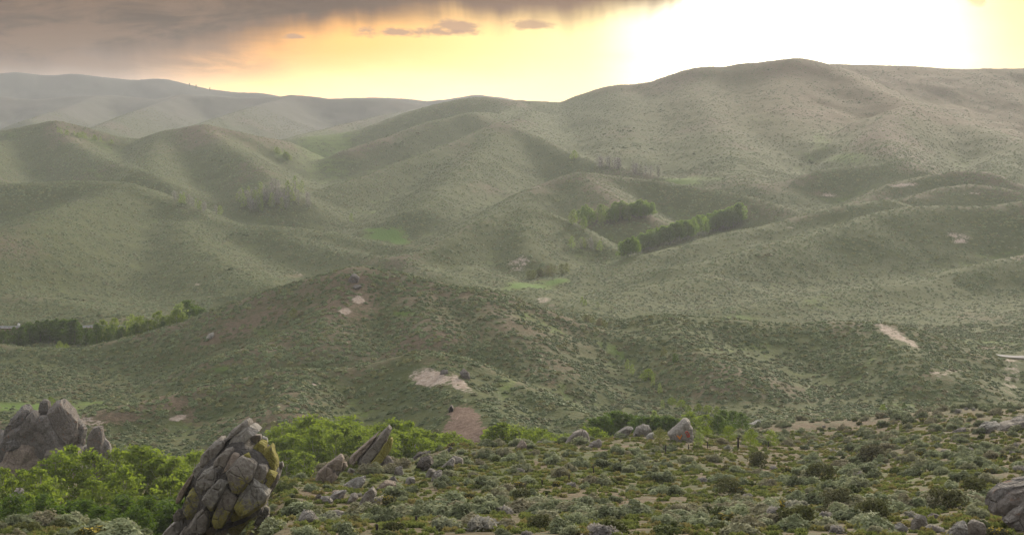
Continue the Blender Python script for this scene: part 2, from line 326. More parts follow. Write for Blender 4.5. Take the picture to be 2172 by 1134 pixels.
PALE = zone([(915,800,46,20,1.,8),(975,815,32,12,.95,32),(1895,708,44,13,.85,28),(1935,730,25,8,.75,35),(2020,788,45,6,.62),(1985,790,20,4,.7),(1758,416,22,6,.75),(1915,394,30,5,.8),(2055,413,26,4,.75),
 (2030,500,30,5,.75,15),(2040,512,22,5,.75),(1672,484,16,3,.75),(1100,560,26,16,.64,-30),(760,635,15,10,.95),(731,660,15,8,1.),(745,592,14,5,.7),(630,580,16,4,.75,25),(418,603,10,3,.85),(446,630,10,3,.75),
 (378,884,22,7,1.),(2150,765,30,6,.55),(170,425,12,3,.6),(1150,635,20,6,.65),(1990,540,20,3,.6),(2150,527,25,3,.6),(200,895,40,14,.6),(670,815,16,4,.7),(1080,675,20,10,.4)])
RUST = zone([(985,882,30,20,1.),(985,905,42,28,1.),(1000,925,45,20,1.)])
DRY = np.clip(.5 + .9*fbm(XX/60, YY/80, 4, 77) + np.clip((300-YY)/120, 0, 1)*.42 - np.clip((YY-300)/250, 0, 1)*.33, 0, 1)

def blur2(A, n):
    k = np.ones(2*n+1)/(2*n+1)
    A = np.apply_along_axis(lambda r: np.convolve(np.pad(r, n, mode='edge'), k, 'valid'), 1, A)
    return np.apply_along_axis(lambda r: np.convolve(np.pad(r, n, mode='edge'), k, 'valid'), 0, A)
CONV = np.clip((ZZ-blur2(ZZ, 13))/(.0035*np.maximum(YY, 60)), -1.5, 1.5)          # +: crests, -: hollows
DRY = np.clip(DRY + np.where(YY > 280, .22*CONV, 0), 0, 1); DRY = np.clip(DRY + np.clip((YY-1250)/300, 0, 1)*np.clip((XX-80)/300, 0, 1)*.55, 0, 1); LUSH = np.maximum(LUSH, np.where(YY > 320, np.clip(-CONV*.30, 0, .42), 0))  # crests drier, hollows lusher; this tone also stands in for relief shading
def mesh_grid(name, V, F, mat=None, smooth=True):
    me = bpy.data.meshes.new(name); V = np.ascontiguousarray(V, dtype=np.float32); F = np.ascontiguousarray(F, dtype=np.int32)
    n = F.shape[1]; me.vertices.add(len(V)); me.vertices.foreach_set('co', V.ravel())
    me.loops.add(F.size); me.loops.foreach_set('vertex_index', F.ravel())
    me.polygons.add(len(F)); me.polygons.foreach_set('loop_start', np.arange(0, F.size, n, dtype=np.int32))
    me.update(calc_edges=True)
    me.polygons.foreach_set('use_smooth', np.full(len(F), smooth))
    if mat: me.materials.append(mat)
    return me
def fattr(me, name, arr):
    a = me.attributes.new(name, 'FLOAT', 'POINT'); a.data.foreach_set('value', np.ascontiguousarray(arr, dtype=np.float32).ravel())
def link(name, me, parent=None, loc=None):
    o = bpy.data.objects.new(name, me); sc.collection.objects.link(o)
    if parent: o.parent = parent
    if loc is not None: o.location = loc
    return o
def tag(o, label=None, cat=None, group=None, kind=None):
    if label: o['label'] = label
    if cat: o['category'] = cat
    if group: o['group'] = group
    if kind: o['kind'] = kind
    return o
def empty(name, loc):
    o = bpy.data.objects.new(name, None); sc.collection.objects.link(o); o.location = loc; o.empty_display_size = .5; return o

# ------------------------------------------------------------ materials
def new_mat(name):
    m = bpy.data.materials.new(name); m.use_nodes = True; return m, NT(m.node_tree)
def surf(N, col, rough=.9, bump=None, bstr=.3, bdist=.1, transl=0., tcol=None, spec=.15):
    b = N.n('ShaderNodeBsdfPrincipled', ins={'Base Color': col, 'Roughness': rough, 'Specular IOR Level': spec})
    if bump is not None:
        bn = N.n('ShaderNodeBump', ins={'Height': bump, 'Strength': bstr, 'Distance': bdist}); N.set(b, 'Normal', bn.outputs[0])
    out = b.outputs[0]
    if transl:
        t = N.n('ShaderNodeBsdfTranslucent', ins={0: tcol or col}); mx = N.n('ShaderNodeMixShader', ins={0: transl, 1: out, 2: t.outputs[0]}); out = mx.outputs[0]
    N.n('ShaderNodeOutputMaterial', ins={0: out})
def ground_material():
    m, N = new_mat('hill_ground'); pos = N.n('ShaderNodeNewGeometry').outputs['Position']
    a = lambda n: N.attr(n).outputs['Fac']
    n1 = N.noise(pos, .025, 4., .6); n2 = N.noise(pos, .16, 4., .6); n3 = N.noise(pos, .9, 3., .6); n4 = N.noise(pos, 4., 2., .6)
    grass = N.mix(N.mr(n2, .3, .7), (.048, .064, .018), (.085, .096, .030))
    grass = N.mix(N.mr(n3, .35, .75, 0, .6), grass, (.080, .090, .032))
    soil = N.mix(N.mr(n3, .3, .7), (.095, .068, .044), (.165, .120, .080))
    dry = N.m('ADD', N.m('MULTIPLY', a('dry'), .55), N.m('ADD', N.m('MULTIPLY', n2, .5), N.m('ADD', N.m('MULTIPLY', n1, .35), N.m('MULTIPLY', n3, .35))))
    col = N.mix(N.mr(dry, .78, 1.08, 0, .85), grass, soil)
    col = N.mix(N.mr(N.noise(pos, 1.7, 3., .7), .52, .66, 0, .55), col, (.085, .085, .04))
    xx = N.n('ShaderNodeSeparateXYZ', ins={0: pos}).outputs      # big right-hand hill: dry-grass brown with the sun flare's warmth painted in
    gold = N.m('MULTIPLY', N.mr(xx[1], 1200., 1600.), N.mr(xx[0], 20., 350.))
    col = N.mix(N.m('MULTIPLY', gold, N.mr(n2, .3, .7, .55, .95)), col, (.105, .070, .028))
    col = N.mix(N.m('MULTIPLY', N.mr(xx[1], 2000., 2500., 0, .85), N.mr(xx[0], 300., 0.)), col, (.092, .085, .078))      # haze grey painted into the scrub of the far ranges
    # fine low growth of grey sage between the shrubs
    col = N.mix(N.m('MULTIPLY', N.m('SUBTRACT', 1., gold), N.mr(N.noise(pos, .55, 5., .7), .5, .62, 0, .6)), col, (.090, .115, .066))
    e = N.m('ADD', N.m('MULTIPLY', N.m('SUBTRACT', n3, .5), 1.1), N.m('ADD', N.m('MULTIPLY', N.m('SUBTRACT', n4, .5), .5), N.m('MULTIPLY', N.m('SUBTRACT', n2, .5), 1.3)))
    msk = lambda n, t0=.38, t1=.62: N.mr(N.m('ADD', a(n), e), t0, t1)
    col = N.mix(N.m('MULTIPLY', msk('bare'), .9), col, soil)
    lush = N.mix(N.mr(n2, .3, .7), (.075, .125, .022), (.11, .155, .035))
    col = N.mix(N.m('MULTIPLY', msk('lush', .3, .75), .9), col, lush)
    col = N.mix(N.mr(a('lush'), .72, .95), col, (.085, .155, .026))
    pale = N.mix(N.mr(n3, .3, .7), (.29, .215, .165), (.42, .35, .29))
    col = N.mix(msk('pale', .46, .82), col, pale)
    col = N.mix(msk('rust'), col, N.mix(N.mr(n3, .3, .7), (.15, .095, .07), (.22, .15, .115)))
    col = N.mix(N.mr(n4, .35, .65, 0, .4), col, (.045, .045, .022))      # litter, stems, dry grass
    hgt = N.m('ADD', n3, N.m('MULTIPLY', n4, .25))
    surf(N, col, .95, hgt, .8, .5, spec=.05); return m
def leaf_mat(name, c1, c2, c3=None, transl=.3, tcol=None, vary=1., dk=.55):
    m, N = new_mat(name); oi = N.n('ShaderNodeObjectInfo').outputs['Random']
    v = N.attr('tone').outputs['Fac']
    col = N.mix(v, c1, c2)
    if c3 is not None: col = N.mix(N.mr(oi, .45, 1., 0, vary), col, c3)
    col = N.mix(N.mr(oi, 0., .6, dk, 0.), col, (0.03, .04, .015))
    surf(N, col, .8, transl=transl, tcol=tcol or col, spec=.1); return m
def rock_material(name, base, dark, lichen=0., rust=0.):
    m, N = new_mat(name); pos = N.n('ShaderNodeNewGeometry').outputs['Position']; oi = N.n('ShaderNodeObjectInfo').outputs['Random']
    n1 = N.noise(pos, .8, 4., .6); n2 = N.noise(pos, 3.5, 5., .65); n3 = N.noise(pos, 14., 3., .6)
    col = N.mix(N.mr(n2, .32, .68), dark, base)
    col = N.mix(N.mr(n3, .55, .75, 0, .5), col, (.30, .30, .27))
    col = N.mix(N.mr(n1, .5, .7, 0, .55), col, tuple(x*.55 for x in base))
    col = N.mix(N.mr(oi, 0, 1, 0, .35), col, (.21, .165, .13))
    lm = N.attr('lichen').outputs['Fac']
    l = N.mr(N.m('ADD', lm, N.m('ADD', N.m('MULTIPLY', N.m('SUBTRACT', n2, .5), 1.2), N.m('MULTIPLY', N.m('SUBTRACT', n1, .5), 1.))), .42, .68, 0, .85)
    col = N.mix(l, col, N.mix(N.mr(n3, .3, .7), (.165, .145, .022), (.30, .27, .045)))
    if rust: col = N.mix(N.mr(N.noise(pos, 1.4, 3., .6), .6, .7, 0, rust), col, (.33, .12, .04))
    vor = N.n('ShaderNodeTexVoronoi', feature='DISTANCE_TO_EDGE', ins={'Vector': N.vs(pos, (1, 1, .55)), 'Scale': .9}).outputs['Distance']
    hgt = N.m('ADD', N.m('MULTIPLY', n2, 1.), N.m('ADD', N.m('MULTIPLY', n3, .3), N.m('MULTIPLY', N.mr(vor, 0, .05), .8)))
    surf(N, col, .92, hgt, .9, .18, spec=.15); return m
M = {}
M['ground'] = ground_material()
M['sage'] = leaf_mat('sage_leaf', (.155, .185, .088), (.36, .395, .225), (.23, .21, .13), .28)
M['sage_far'] = leaf_mat('sage_far_leaf', (.082, .106, .042), (.165, .200, .094), (.14, .138, .052), .0, dk=.4)
M['sage_dark'] = leaf_mat('sage_dark_leaf', (.060, .080, .034), (.115, .140, .062), (.11, .10, .045), .0, dk=.3)
M['green'] = leaf_mat('green_shrub_leaf', (.065, .085, .022), (.14, .165, .045), (.13, .12, .045), .3)
M['olive'] = leaf_mat('olive_shrub_leaf', (.055, .065, .022), (.125, .13, .045), (.10, .095, .05), .2)
M['aspen'] = leaf_mat('aspen_leaf', (.068, .108, .014), (.168, .230, .030), (.13, .17, .03), .45, (.23, .31, .028))
M['aspen_far'] = leaf_mat('far_aspen_leaf', (.085, .14, .03), (.17, .25, .05), (.13, .17, .06), .5, (.22, .33, .05), dk=.25)
M['olive_far'] = leaf_mat('willow_leaf', (.11, .13, .035), (.20, .22, .065), (.17, .15, .08), .45, dk=.2)
M['alder'] = leaf_mat('dark_tree_leaf', (.034, .068, .012), (.080, .130, .02), (.06, .10, .02), .35, (.12, .20, .015), dk=.25)
M['budding'] = leaf_mat('budding_leaf', (.14, .19, .05), (.23, .30, .09), (.20, .21, .11), .45, (.28, .36, .09), dk=.2)
M['bare_twig'] = leaf_mat('bare_twig', (.22, .205, .185), (.36, .34, .32), (.25, .27, .17), .4, dk=.15)
M['yellow'] = leaf_mat('yellow_flower', (.30, .22, .02), (.45, .35, .04), None, .2)
M['rock'] = rock_material('rock_grey', (.29, .275, .24), (.12, .108, .09))
M['herb'] = leaf_mat('herb_blades', (.10, .125, .030), (.21, .245, .065), (.22, .19, .07), .35, dk=.25)
M['rock_knob'] = rock_material('rock_knob', (.20, .185, .17), (.075, .068, .06), rust=.35)
M['rock_warm'] = rock_material('rock_warm', (.32, .26, .205), (.155, .12, .092))
M['rock_rust'] = rock_material('rock_rust', (.29, .27, .245), (.12, .105, .09), rust=.7)
M['rock_pale'] = rock_material('rock_pale', (.40, .385, .34), (.20, .185, .16))
M['rock_dark'] = rock_material('rock_dark', (.09, .085, .078), (.035, .032, .03))
def plain(name, col, rough=.8, var=.25, scale=6.):
    m, N = new_mat(name); pos = N.n('ShaderNodeTexCoord').outputs['Object']
    n = N.noise(pos, scale, 4., .6)
    surf(N, N.mix(N.mr(n, .3, .7), tuple(c*(1-var) for c in col), tuple(c*(1+var) for c in col)), rough, n, .4, .02); return m
M['bark_far'] = plain('far_aspen_bark', (.20, .19, .165), .8, .25, 3.)
M['bark_pale'] = plain('aspen_bark', (.40, .37, .32), .8, .25, 3.)
M['bark_dark'] = plain('tree_bark', (.10, .085, .07), .9, .3)
M['post'] = plain('weathered_post', (.035, .028, .024), .9, .3, 9.)
M['asphalt'] = plain('road_asphalt', (.085, .085, .09), .85, .06, .2)
M['steel'] = plain('galvanised_steel', (.42, .43, .45), .5, .08)
M['wood'] = plain('guardrail_post', (.12, .09, .07), .9, .2)
M['paint_orange'] = plain('orange_paint', (.62, .22, .04), .7, .2, 8.)
M['paint_red'] = plain('red_paint', (.40, .065, .035), .7, .2, 8.)
M['white'] = plain('white_marker', (.75, .72, .68), .6, .05)

# ------------------------------------------------------------ the land
def build_land():
    V = np.stack([XX, YY, ZZ], -1).reshape(-1, 3)
    i = np.arange(NR-1)[:, None]*NC + np.arange(NC-1)[None, :]
    F = np.stack([i, i+1, i+NC+1, i+NC], -1).reshape(-1, 4)
    me = mesh_grid('hills', V, F, M['ground'])
    for n, a in (('lush', LUSH), ('bare', BARE), ('pale', PALE), ('rust', RUST), ('dry', DRY)): fattr(me, n, a)
    tag(link('hills', me), kind='structure')
build_land()
# ------------------------------------------------------------ leaves, shrubs, trees
def leaf_cloud(C, D, size, aspect, rng, tone, fold=.0):
    """one small leaf face per centre C, facing about D"""
    n = len(C); T = rng.normal(size=(n, 3)); T -= D*(T*D).sum(1)[:, None]; T /= np.linalg.norm(T, axis=1)[:, None]+1e-9
    B = np.cross(D, T); sz = size*(.6+.8*rng.random(n))[:, None]
    a = T*sz*aspect; b = B*sz
    V = np.stack([C-a, C-b*.55, C+a, C+b*.55], 1).reshape(-1, 3)
    F = np.arange(4*n).reshape(n, 4); return V, F, np.repeat(tone, 4)
def merge(parts):
    V = []; F = []; T = []; o = 0
    for v, f, t in parts: V.append(v); F.append(f+o); T.append(t); o += len(v)
    return np.concatenate(V), np.concatenate(F), np.concatenate(T)
def unit(a): return a/(np.linalg.norm(a, axis=1)[:, None]+1e-9)
def shrub_mesh(name, mat, w, h, lobes, leaves, size, seed, upright=0., extra=None, upn=.5):
    rng = np.random.default_rng(seed); parts = []
    for k in range(lobes):
        ang = rng.random()*6.28; rr = w*.5*.72*math.sqrt(rng.random()) if lobes > 1 else 0
        lr = w*.5*(.30+.28*rng.random()) if lobes > 1 else w*.5
        lh = h*(.62+.45*rng.random())*(1-.35*(rr/(w*.5))**2)
        c = np.array([math.cos(ang)*rr, math.sin(ang)*rr, lh-lr*.9])
        d = unit(rng.normal(size=(leaves, 3))); d[:, 2] = np.abs(d[:, 2])*1.0-.25*rng.random(leaves)
        q = c + d*lr*(.72+.33*rng.random((leaves, 1))); q[:, 2] = np.where(q[:, 2] < .02, rng.random(leaves)*lh*.6, q[:, 2])
        nd = unit(d*(1-.5*upn) + rng.normal(size=d.shape)*(.5-.15*upn) + np.array([0, 0, upn*1.1]))
        if upright: nd = unit(nd*np.array([1, 1, 1-upright]))
        t0 = rng.random(); parts.append(leaf_cloud(q, nd, size, 1.25, rng, np.clip(t0*.6+.5*rng.random(leaves), 0, 1)))
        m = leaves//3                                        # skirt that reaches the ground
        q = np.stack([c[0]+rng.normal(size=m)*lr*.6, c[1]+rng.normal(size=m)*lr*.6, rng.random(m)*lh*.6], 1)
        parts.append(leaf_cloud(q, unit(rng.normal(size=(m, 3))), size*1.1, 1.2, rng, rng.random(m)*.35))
    V, F, T = merge(parts); me = mesh_grid(name, V, F, mat, False); fattr(me, 'tone', T)
    if extra:
        me.materials.append(extra); n = len(F); idx = np.zeros(n, np.int32); top = V[F[:, 0], 2] > h*.55
        idx[top & (rng.random(n) < .28)] = 1; me.polygons.foreach_set('material_index', idx)
    return me
def mound_mesh(name, mat, w, h, seed):
    """dense rounded shrub seen from afar: one lumpy cushion of foliage"""
    rng = np.random.default_rng(seed); V = []; nr, ns = 5, 11; ph = rng.random(6)*6.28; off = rng.random(3)*.25
    for i in range(nr+1):
        t = i/nr*1.75
        for j in range(ns):
            a = 6.2832*(j+.5*(i % 2))/ns; k = 1+.16*math.sin(2*a+ph[0])+.14*math.sin(3*a+ph[1]+i)+.16*rng.normal()
            V.append((w/2*math.sin(min(t, 1.5708))*math.cos(a)*k*(.88 if i == nr else 1), w/2*math.sin(min(t, 1.5708))*math.sin(a)*k*(.88 if i == nr else 1), h*math.cos(t)*(1+.22*rng.normal()) if i < nr else -.15))
    F = [(i*ns+j, (i+1)*ns+j, (i+1)*ns+(j+1) % ns, i*ns+(j+1) % ns) for i in range(nr) for j in range(ns)]
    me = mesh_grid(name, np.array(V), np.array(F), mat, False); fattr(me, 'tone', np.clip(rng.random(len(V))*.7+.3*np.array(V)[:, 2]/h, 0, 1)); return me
SH = {
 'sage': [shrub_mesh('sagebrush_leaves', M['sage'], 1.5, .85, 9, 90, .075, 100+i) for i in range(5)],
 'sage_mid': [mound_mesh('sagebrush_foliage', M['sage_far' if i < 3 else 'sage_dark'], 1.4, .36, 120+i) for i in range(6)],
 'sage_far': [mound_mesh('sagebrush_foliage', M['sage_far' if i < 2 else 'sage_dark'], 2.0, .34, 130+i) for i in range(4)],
 'green': [shrub_mesh('green_shrub_leaves', M['green'], 1.3, .7, 8, 90, .07, 140+i) for i in range(3)],
 'olive': [shrub_mesh('olive_shrub_leaves', M['olive'], 2.2, 1.7, 12, 90, .085, 150+i, .6) for i in range(3)],
 'yellow': [shrub_mesh('flowering_shrub_leaves', M['olive'], 1.2, .7, 7, 80, .075, 160+i, 0., M['yellow']) for i in range(2)],
 'dead': [shrub_mesh('dry_brush_twigs', M['bare_twig'], 1.2, .7, 7, 70, .07, 165+i, .7) for i in range(2)],
 'tuft': [shrub_mesh('grass_tuft_blades', M['herb'], .7, .25, 4, 30, .06, 170+i, .8) for i in range(2)],
}
def tube(path, rad, sides=6):
    path = np.array(path, float); V = []; F = []; n = len(path)
    for k, (p, r) in enumerate(zip(path, rad)):
        d = path[min(k+1, n-1)]-path[max(k-1, 0)]; d /= np.linalg.norm(d)+1e-9
        a = np.cross(d, [1, .3, 0]) if abs(d[2]) > .5 else np.cross(d, [0, 0, 1.]); a /= np.linalg.norm(a); b = np.cross(d, a)
        for j in range(sides):
            t = 6.28318*j/sides; V.append(p + (a*math.cos(t)+b*math.sin(t))*r)
    for k in range(n-1):
        for j in range(sides): F.append((k*sides+j, k*sides+(j+1) % sides, (k+1)*sides+(j+1) % sides, (k+1)*sides+j))
    return np.array(V), np.array(F), np.zeros(len(V))
def tree_meshes(nm, h, w, c0, lobes, leaves, size, leafm, barkm, seed, limbs=7, tr=.013, flat=.62, dense=.5):
    """trunk with limbs, and a crown of leaf clumps with gaps; c0 = height where leaves start (fraction)"""
    rng = np.random.default_rng(seed); lean = rng.normal(size=2)*.03*h
    n = 7; path = [(lean[0]*(k/n)**1.5+rng.normal()*.006*h, lean[1]*(k/n)**1.5, -.4+(h*.93+.4)*k/n) for k in range(n+1)]
    parts = [tube(path, [h*tr*(1.15-k/n)+.01 for k in range(n+1)])]
    crown = []
    for k in range(lobes):
        f = (k+.5)/lobes; z = h*(c0+(1-c0)*f)
        prof = math.sin(math.pi*min(1, .2+.68*f)**.8)
        ang = k*2.39996+rng.random()*.8; rr = w*.5*prof*(.25+.7*rng.random())
        if f > .9: rr *= .7
        i = min(n-1, int(z/h*n)); base = np.array(path[max(1, i-1)])
        c = np.array([base[0]+math.cos(ang)*rr, base[1]+math.sin(ang)*rr, z-h*.04])
        if k % max(1, lobes//limbs) == 0:
            mid = (base+c)/2+np.array([0, 0, -.02*h]); parts.append(tube([base, mid, c], [h*tr*.45, h*tr*.28, .012], 4))
        lr = w*(.10+.11*rng.random())*(1.15-.35*f); m = int(leaves*(.6+.8*rng.random()))
        d = unit(rng.normal(size=(m, 3))); q = c + d*np.array([1, 1, flat])*lr*(rng.random((m, 1))**.45*1.15)
        nd = unit(d*.4 + np.array([0, 0, .5]) + rng.normal(size=d.shape)*.6)
        t0 = rng.random()*.6; crown.append(leaf_cloud(q, nd, size, 1.15, rng, np.clip(t0+.4*rng.random(m), 0, 1)))
    V, F, T = merge(parts); tk = mesh_grid(nm+'_trunk', V, F, barkm)
    V, F, T = merge(crown); cr = mesh_grid(nm+'_crown', V, F, leafm, False); fattr(cr, 'tone', T)
    return tk, cr
TR = {
 'aspen': [tree_meshes('aspen', 10, 5.4+.5*i, .38, 34, 44, .22, M['aspen'], M['bark_pale'], 200+i) for i in range(5)],
 'dark': [tree_meshes('dark_tree', 10, 7., .10, 46, 46, .23, M['alder'], M['bark_dark'], 220+i) for i in range(4)],
 'poplar': [tree_meshes('poplar', 10, 4.4, .06, 36, 40, .26, M['alder'], M['bark_dark'], 240+i, flat=1.) for i in range(4)],
 'far': [tree_meshes('far_aspen', 10, 6.6, .30, 30, 30, .34, M['aspen_far'], M['bark_far'], 260+i) for i in range(4)],
 'bud': [tree_meshes('budding_tree', 10, 5.2, .12, 28, 24, .30, M['budding'], M['bark_far'], 280+i) for i in range(3)],
 'bare': [tree_meshes('bare_tree', 10, 4.8, .2, 24, 14, .24, M['bare_twig'], M['bark_far'], 300+i, limbs=14) for i in range(3)],
 'willow': [tree_meshes('willow', 10, 11, .02, 34, 34, .33, M['olive_far'], M['bark_dark'], 320+i, flat=.8) for i in range(3)],
 'bush': [tree_meshes('leafy_bush', 10, 11, .02, 40, 46, .28, M['aspen'], M['bark_dark'], 340+i, flat=.8) for i in range(3)],
}
def plant_tree(kind, name, x, y, h, label, cat, group, sx=1., z=None):
    tk, cr = random.choice(TR[kind]); g = ground(x, y) if z is None else z
    e = tag(empty(name, (x, y, float(g)-.05)), label, cat, group)
    e.rotation_euler.z = random.random()*6.28; s = h/10.; e.scale = (s*sx, s*sx, s)
    link('trunk', tk, e); link('crown', cr, e); return e
def grove(kinds, name, n, quad, hpx, label, cat, group, sx=1., jit=.16, smin=None, ydep=None):
    """n trees rooted inside a quadrilateral of the photo, heights in photo pixels at their own distance"""
    (a, b, c, d) = quad; out = []
    for k in range(n):
        s, t = (k+random.random())/n, random.random()
        u = (a[0]*(1-s)+b[0]*s)*(1-t)+(d[0]*(1-s)+c[0]*s)*t; v = (a[1]*(1-s)+b[1]*s)*(1-t)+(d[1]*(1-s)+c[1]*s)*t
        if ydep: y = ydep[0]+(ydep[1]-ydep[0])*random.random(); x = (u-CX)/FPX*y
        else:
            q = hit(u, v, smin or 30)
            if q is None: continue
            x, y = q[0], q[1]
        h = hpx/FPX*y*(1-jit+2*jit*random.random())
        out.append(plant_tree(random.choice(kinds), name, x, y, h, label, cat, group, sx*(.85+.3*random.random())))
    return out
def top_tree(kind, name, u, vtop, y, label, cat, group, sx=1.):
    """a tree at column u and depth y whose top reaches row vtop"""
    x = (u-CX)/FPX*y; g = float(ground(x, y)); h = float(ray(u, vtop)[1]*y - g)
    if label.startswith('light green aspen behind the leaning'):
        w = 'close behind the right shoulder of the great crag' if u < 640 else 'in the gap between the great crag and the striped slab' if u < 740 else 'directly behind the striped slab' if u < 835 else 'behind the boulders right of the striped slab'
        label = ('taller ' if vtop < 900 else 'shorter ')+'light green aspen '+w; group = label+' (look-alikes)'
    elif label.startswith('dark low understorey'):
        w = 'under the rocky knob' if u < 130 else 'under the rock spire' if u < 260 else 'beside the great crag'; label = 'dark low tree at the foot of the gully grove, '+w; group = 'understorey '+w
    elif label.startswith('bright green aspen'):
        w = 'under the left end of the rocky knob' if u < 90 else 'under the right end of the rocky knob' if u < 215 else 'just right of the rock spire' if u < 300 else 'midway between spire and great crag' if u < 365 else 'touching the left edge of the great crag'
        label = ('tall back row' if vtop < 985 else 'low front row')+' bright green aspen '+w; group = label+' (look-alikes)'
    return plant_tree(kind, name, x, y, max(1.2, h), label, cat, group, sx)
def plant_all():
    # dark poplar thicket in the valley, left
    L = 'dark green tree packed in the dense thicket at the left edge below the guardrail'
    for (u, vt) in [(-25,712),(-12,708),(0,706),(8,705),(22,699),(36,696),(48,691),(60,690),(70,685),(80,688),(92,683),(102,686),(112,681),(122,684),(130,682),(140,683),(150,682),(156,688),(165,696),(175,700),(185,702),(30,706),(55,700),(78,702),(98,700),(118,700),(138,704),(158,708),(178,712),(192,716)]:
        top_tree('poplar', 'poplar', u, vt-7, 560+random.uniform(-12, 12), L, 'tree', 'dark poplars of the thicket below the guardrail', 1.5)
    top_tree('bush', 'leafy_bush', 118, 722, 530, 'yellow green round bush in front of the dark thicket, larger of two', 'bush', None, .8)
    top_tree('bush', 'leafy_bush', 133, 727, 528, 'small yellow green bush in front of the dark thicket, smaller of two', 'bush', None, .7)
    for (u, vt, k) in [(212,676,'aspen'),(238,672,'aspen'),(205,690,'dark'),(222,694,'dark'),(262,678,'bud'),(275,664,'bud'),(290,668,'aspen'),(252,692,'dark'),(270,694,'dark'),(300,684,'aspen'),(330,657,'aspen'),(340,668,'bud'),(318,690,'dark'),(350,676,'bud'),(198,684,'dark'),(212,692,'dark'),(230,686,'dark'),(268,682,'dark'),(282,684,'dark'),(296,680,'dark'),(310,676,'aspen'),(325,678,'dark'),(340,680,'dark'),(245,698,'dark')]:
        top_tree(k, 'valley_tree', u, vt, 545+random.uniform(-10, 14), {'aspen': 'slim pale trunked green tree between the dark thicket and the front hill', 'dark': 'low dark green tree under the slim pale trunked trees left of the front hill', 'bud': 'grey budding tree among the slim trees left of the front hill'}[k], 'tree', 'loose trees left of the front hill: '+{'aspen': 'green', 'dark': 'low dark', 'bud': 'budding'}[k], .9)
    for (u, vt, k) in [(355,672,'aspen'),(368,655,'aspen'),(380,640,'bud'),(392,634,'dark'),(402,650,'dark'),(412,648,'dark'),(422,652,'dark'),(384,662,'dark'),(398,664,'dark'),(372,674,'dark'),(360,684,'dark'),(345,690,'dark'),(412,662,'dark')]:
        top_tree(k, 'valley_tree', u, vt, 545+random.uniform(-10, 14), 'leafy tree in the clump rising just behind the front hill left shoulder', 'tree', 'clump behind the left shoulder of the front hill', 1.1)
    # near grove in the gully, left foreground
    for (u, vt, y, k) in [(-12,985,215,'aspen'),(10,1010,205,'aspen'),(35,990,212,'aspen'),(85,1020,190,'aspen'),(20,1030,190,'bare'),(60,985,205,'aspen'),(100,955,215,'aspen'),(140,940,220,'aspen'),(175,950,218,'aspen'),(40,1040,185,'aspen'),(75,1045,180,'dark'),(190,1010,200,'aspen'),
                        (248,945,225,'aspen'),(278,938,222,'aspen'),(305,946,222,'aspen'),(332,962,220,'aspen'),(355,965,218,'aspen'),(255,985,205,'aspen'),(350,1005,195,'aspen'),(370,975,225,'aspen'),(400,955,240,'aspen'),(420,952,245,'aspen'),(385,990,215,'aspen')]:
        big = 'big ' if vt < 965 else ''
        top_tree(k, 'aspen' if k != 'bare' else 'bare_tree', u, vt, y, ('grey leafless tree at the left frame edge of the gully grove' if k == 'bare' else ('dark green low tree' if k == 'dark' else 'bright green aspen') + (' under the rocky knob in the left gully' if u < 215 else ' between the rock spire and the great blocky crag')), 'tree', None if k == 'bare' else ('dark ' if k == 'dark' else '')+('aspens under the rocky knob' if u < 215 else 'aspens beside the great crag'), 1.05)
    for i in range(26):
        u = random.uniform(-10, 390); y = random.uniform(150, 182); vt = random.uniform(1045, 1095)
        top_tree('dark', 'understorey_tree', u, vt, y, 'dark low understorey tree at the foot of the left gully grove', 'tree', 'understorey of the left gully grove', 1.3)
    # long light green grove behind the foreground rocks
    top = [(575,905),(600,895),(625,885),(650,878),(675,884),(700,890),(725,878),(745,893),(765,905),(785,900),(805,893),(825,885),(845,890),(865,890),(885,905),(900,910),(915,915),(935,918),(955,912),(975,925),(992,930),(1035,905),(1050,900),(1065,893),(1085,900),(1105,905),(1125,905),(1145,905),(1165,912),(1185,920),(1205,918)]
    for i, (u, vt) in enumerate(top):
        y = 292 if u < 760 else 282
        for j in range(2 if u < 980 else 1):
            top_tree('aspen', 'aspen', u+random.uniform(-5, 5)+j*9, vt+j*22, y-j*14+random.uniform(-6, 6), 'light green aspen behind the leaning striped slab' if u < 905 else 'light green aspen in the row below the brown tailings heap', 'tree', 'aspens behind the leaning striped slab' if u < 905 else 'aspens below the brown tailings heap', 1.15 if u < 980 else 1.3)
    for (u, vt, y) in [(600,950,262),(640,955,258),(665,925,270),(570,930,275),(620,920,275)]:
        top_tree('aspen', 'aspen', u, vt, y, 'low light green aspen close beside the great crag right shoulder', 'tree', 'low aspens right of the great crag', 1.3)
    # darker clump right of centre
    for (u, vt, y, k) in [(1240,905,262,'bush'),(1268,905,262,'bush'),(1262,885,300,'dark'),(1285,880,300,'dark'),(1300,868,305,'dark'),(1320,872,305,'dark'),(1340,878,305,'dark'),(1360,880,300,'dark'),(1380,882,300,'dark'),(1400,880,300,'dark'),(1420,880,300,'dark'),(1437,884,300,'dark'),(1390,868,330,'bud'),(1405,850,345,'bud'),(1425,845,345,'aspen'),(1445,850,345,'aspen'),(1460,862,335,'aspen'),(1480,858,335,'aspen'),(1500,862,330,'aspen'),(1520,865,330,'aspen'),(1540,868,330,'dark'),(1560,870,325,'dark'),(1580,874,320,'dark'),(1470,872,310,'aspen'),(1500,876,308,'aspen'),(1530,878,308,'dark'),(1330,765,400,'bud'),(1340,775,395,'bud'),(1385,800,380,'bud'),(1400,815,370,'bud'),(1375,785,385,'bush')]:
        if vt < 866 and y > 325:                                     # these climb the draw: rooted on the slope itself
            q = hit(u, vt+20, 300); x, y = q[0], q[1]; vt = CY+FPX*math.tan(math.atan(-(q[2]+24/FPX*y)/y)-PITCH)
            u = CX+x/y*FPX
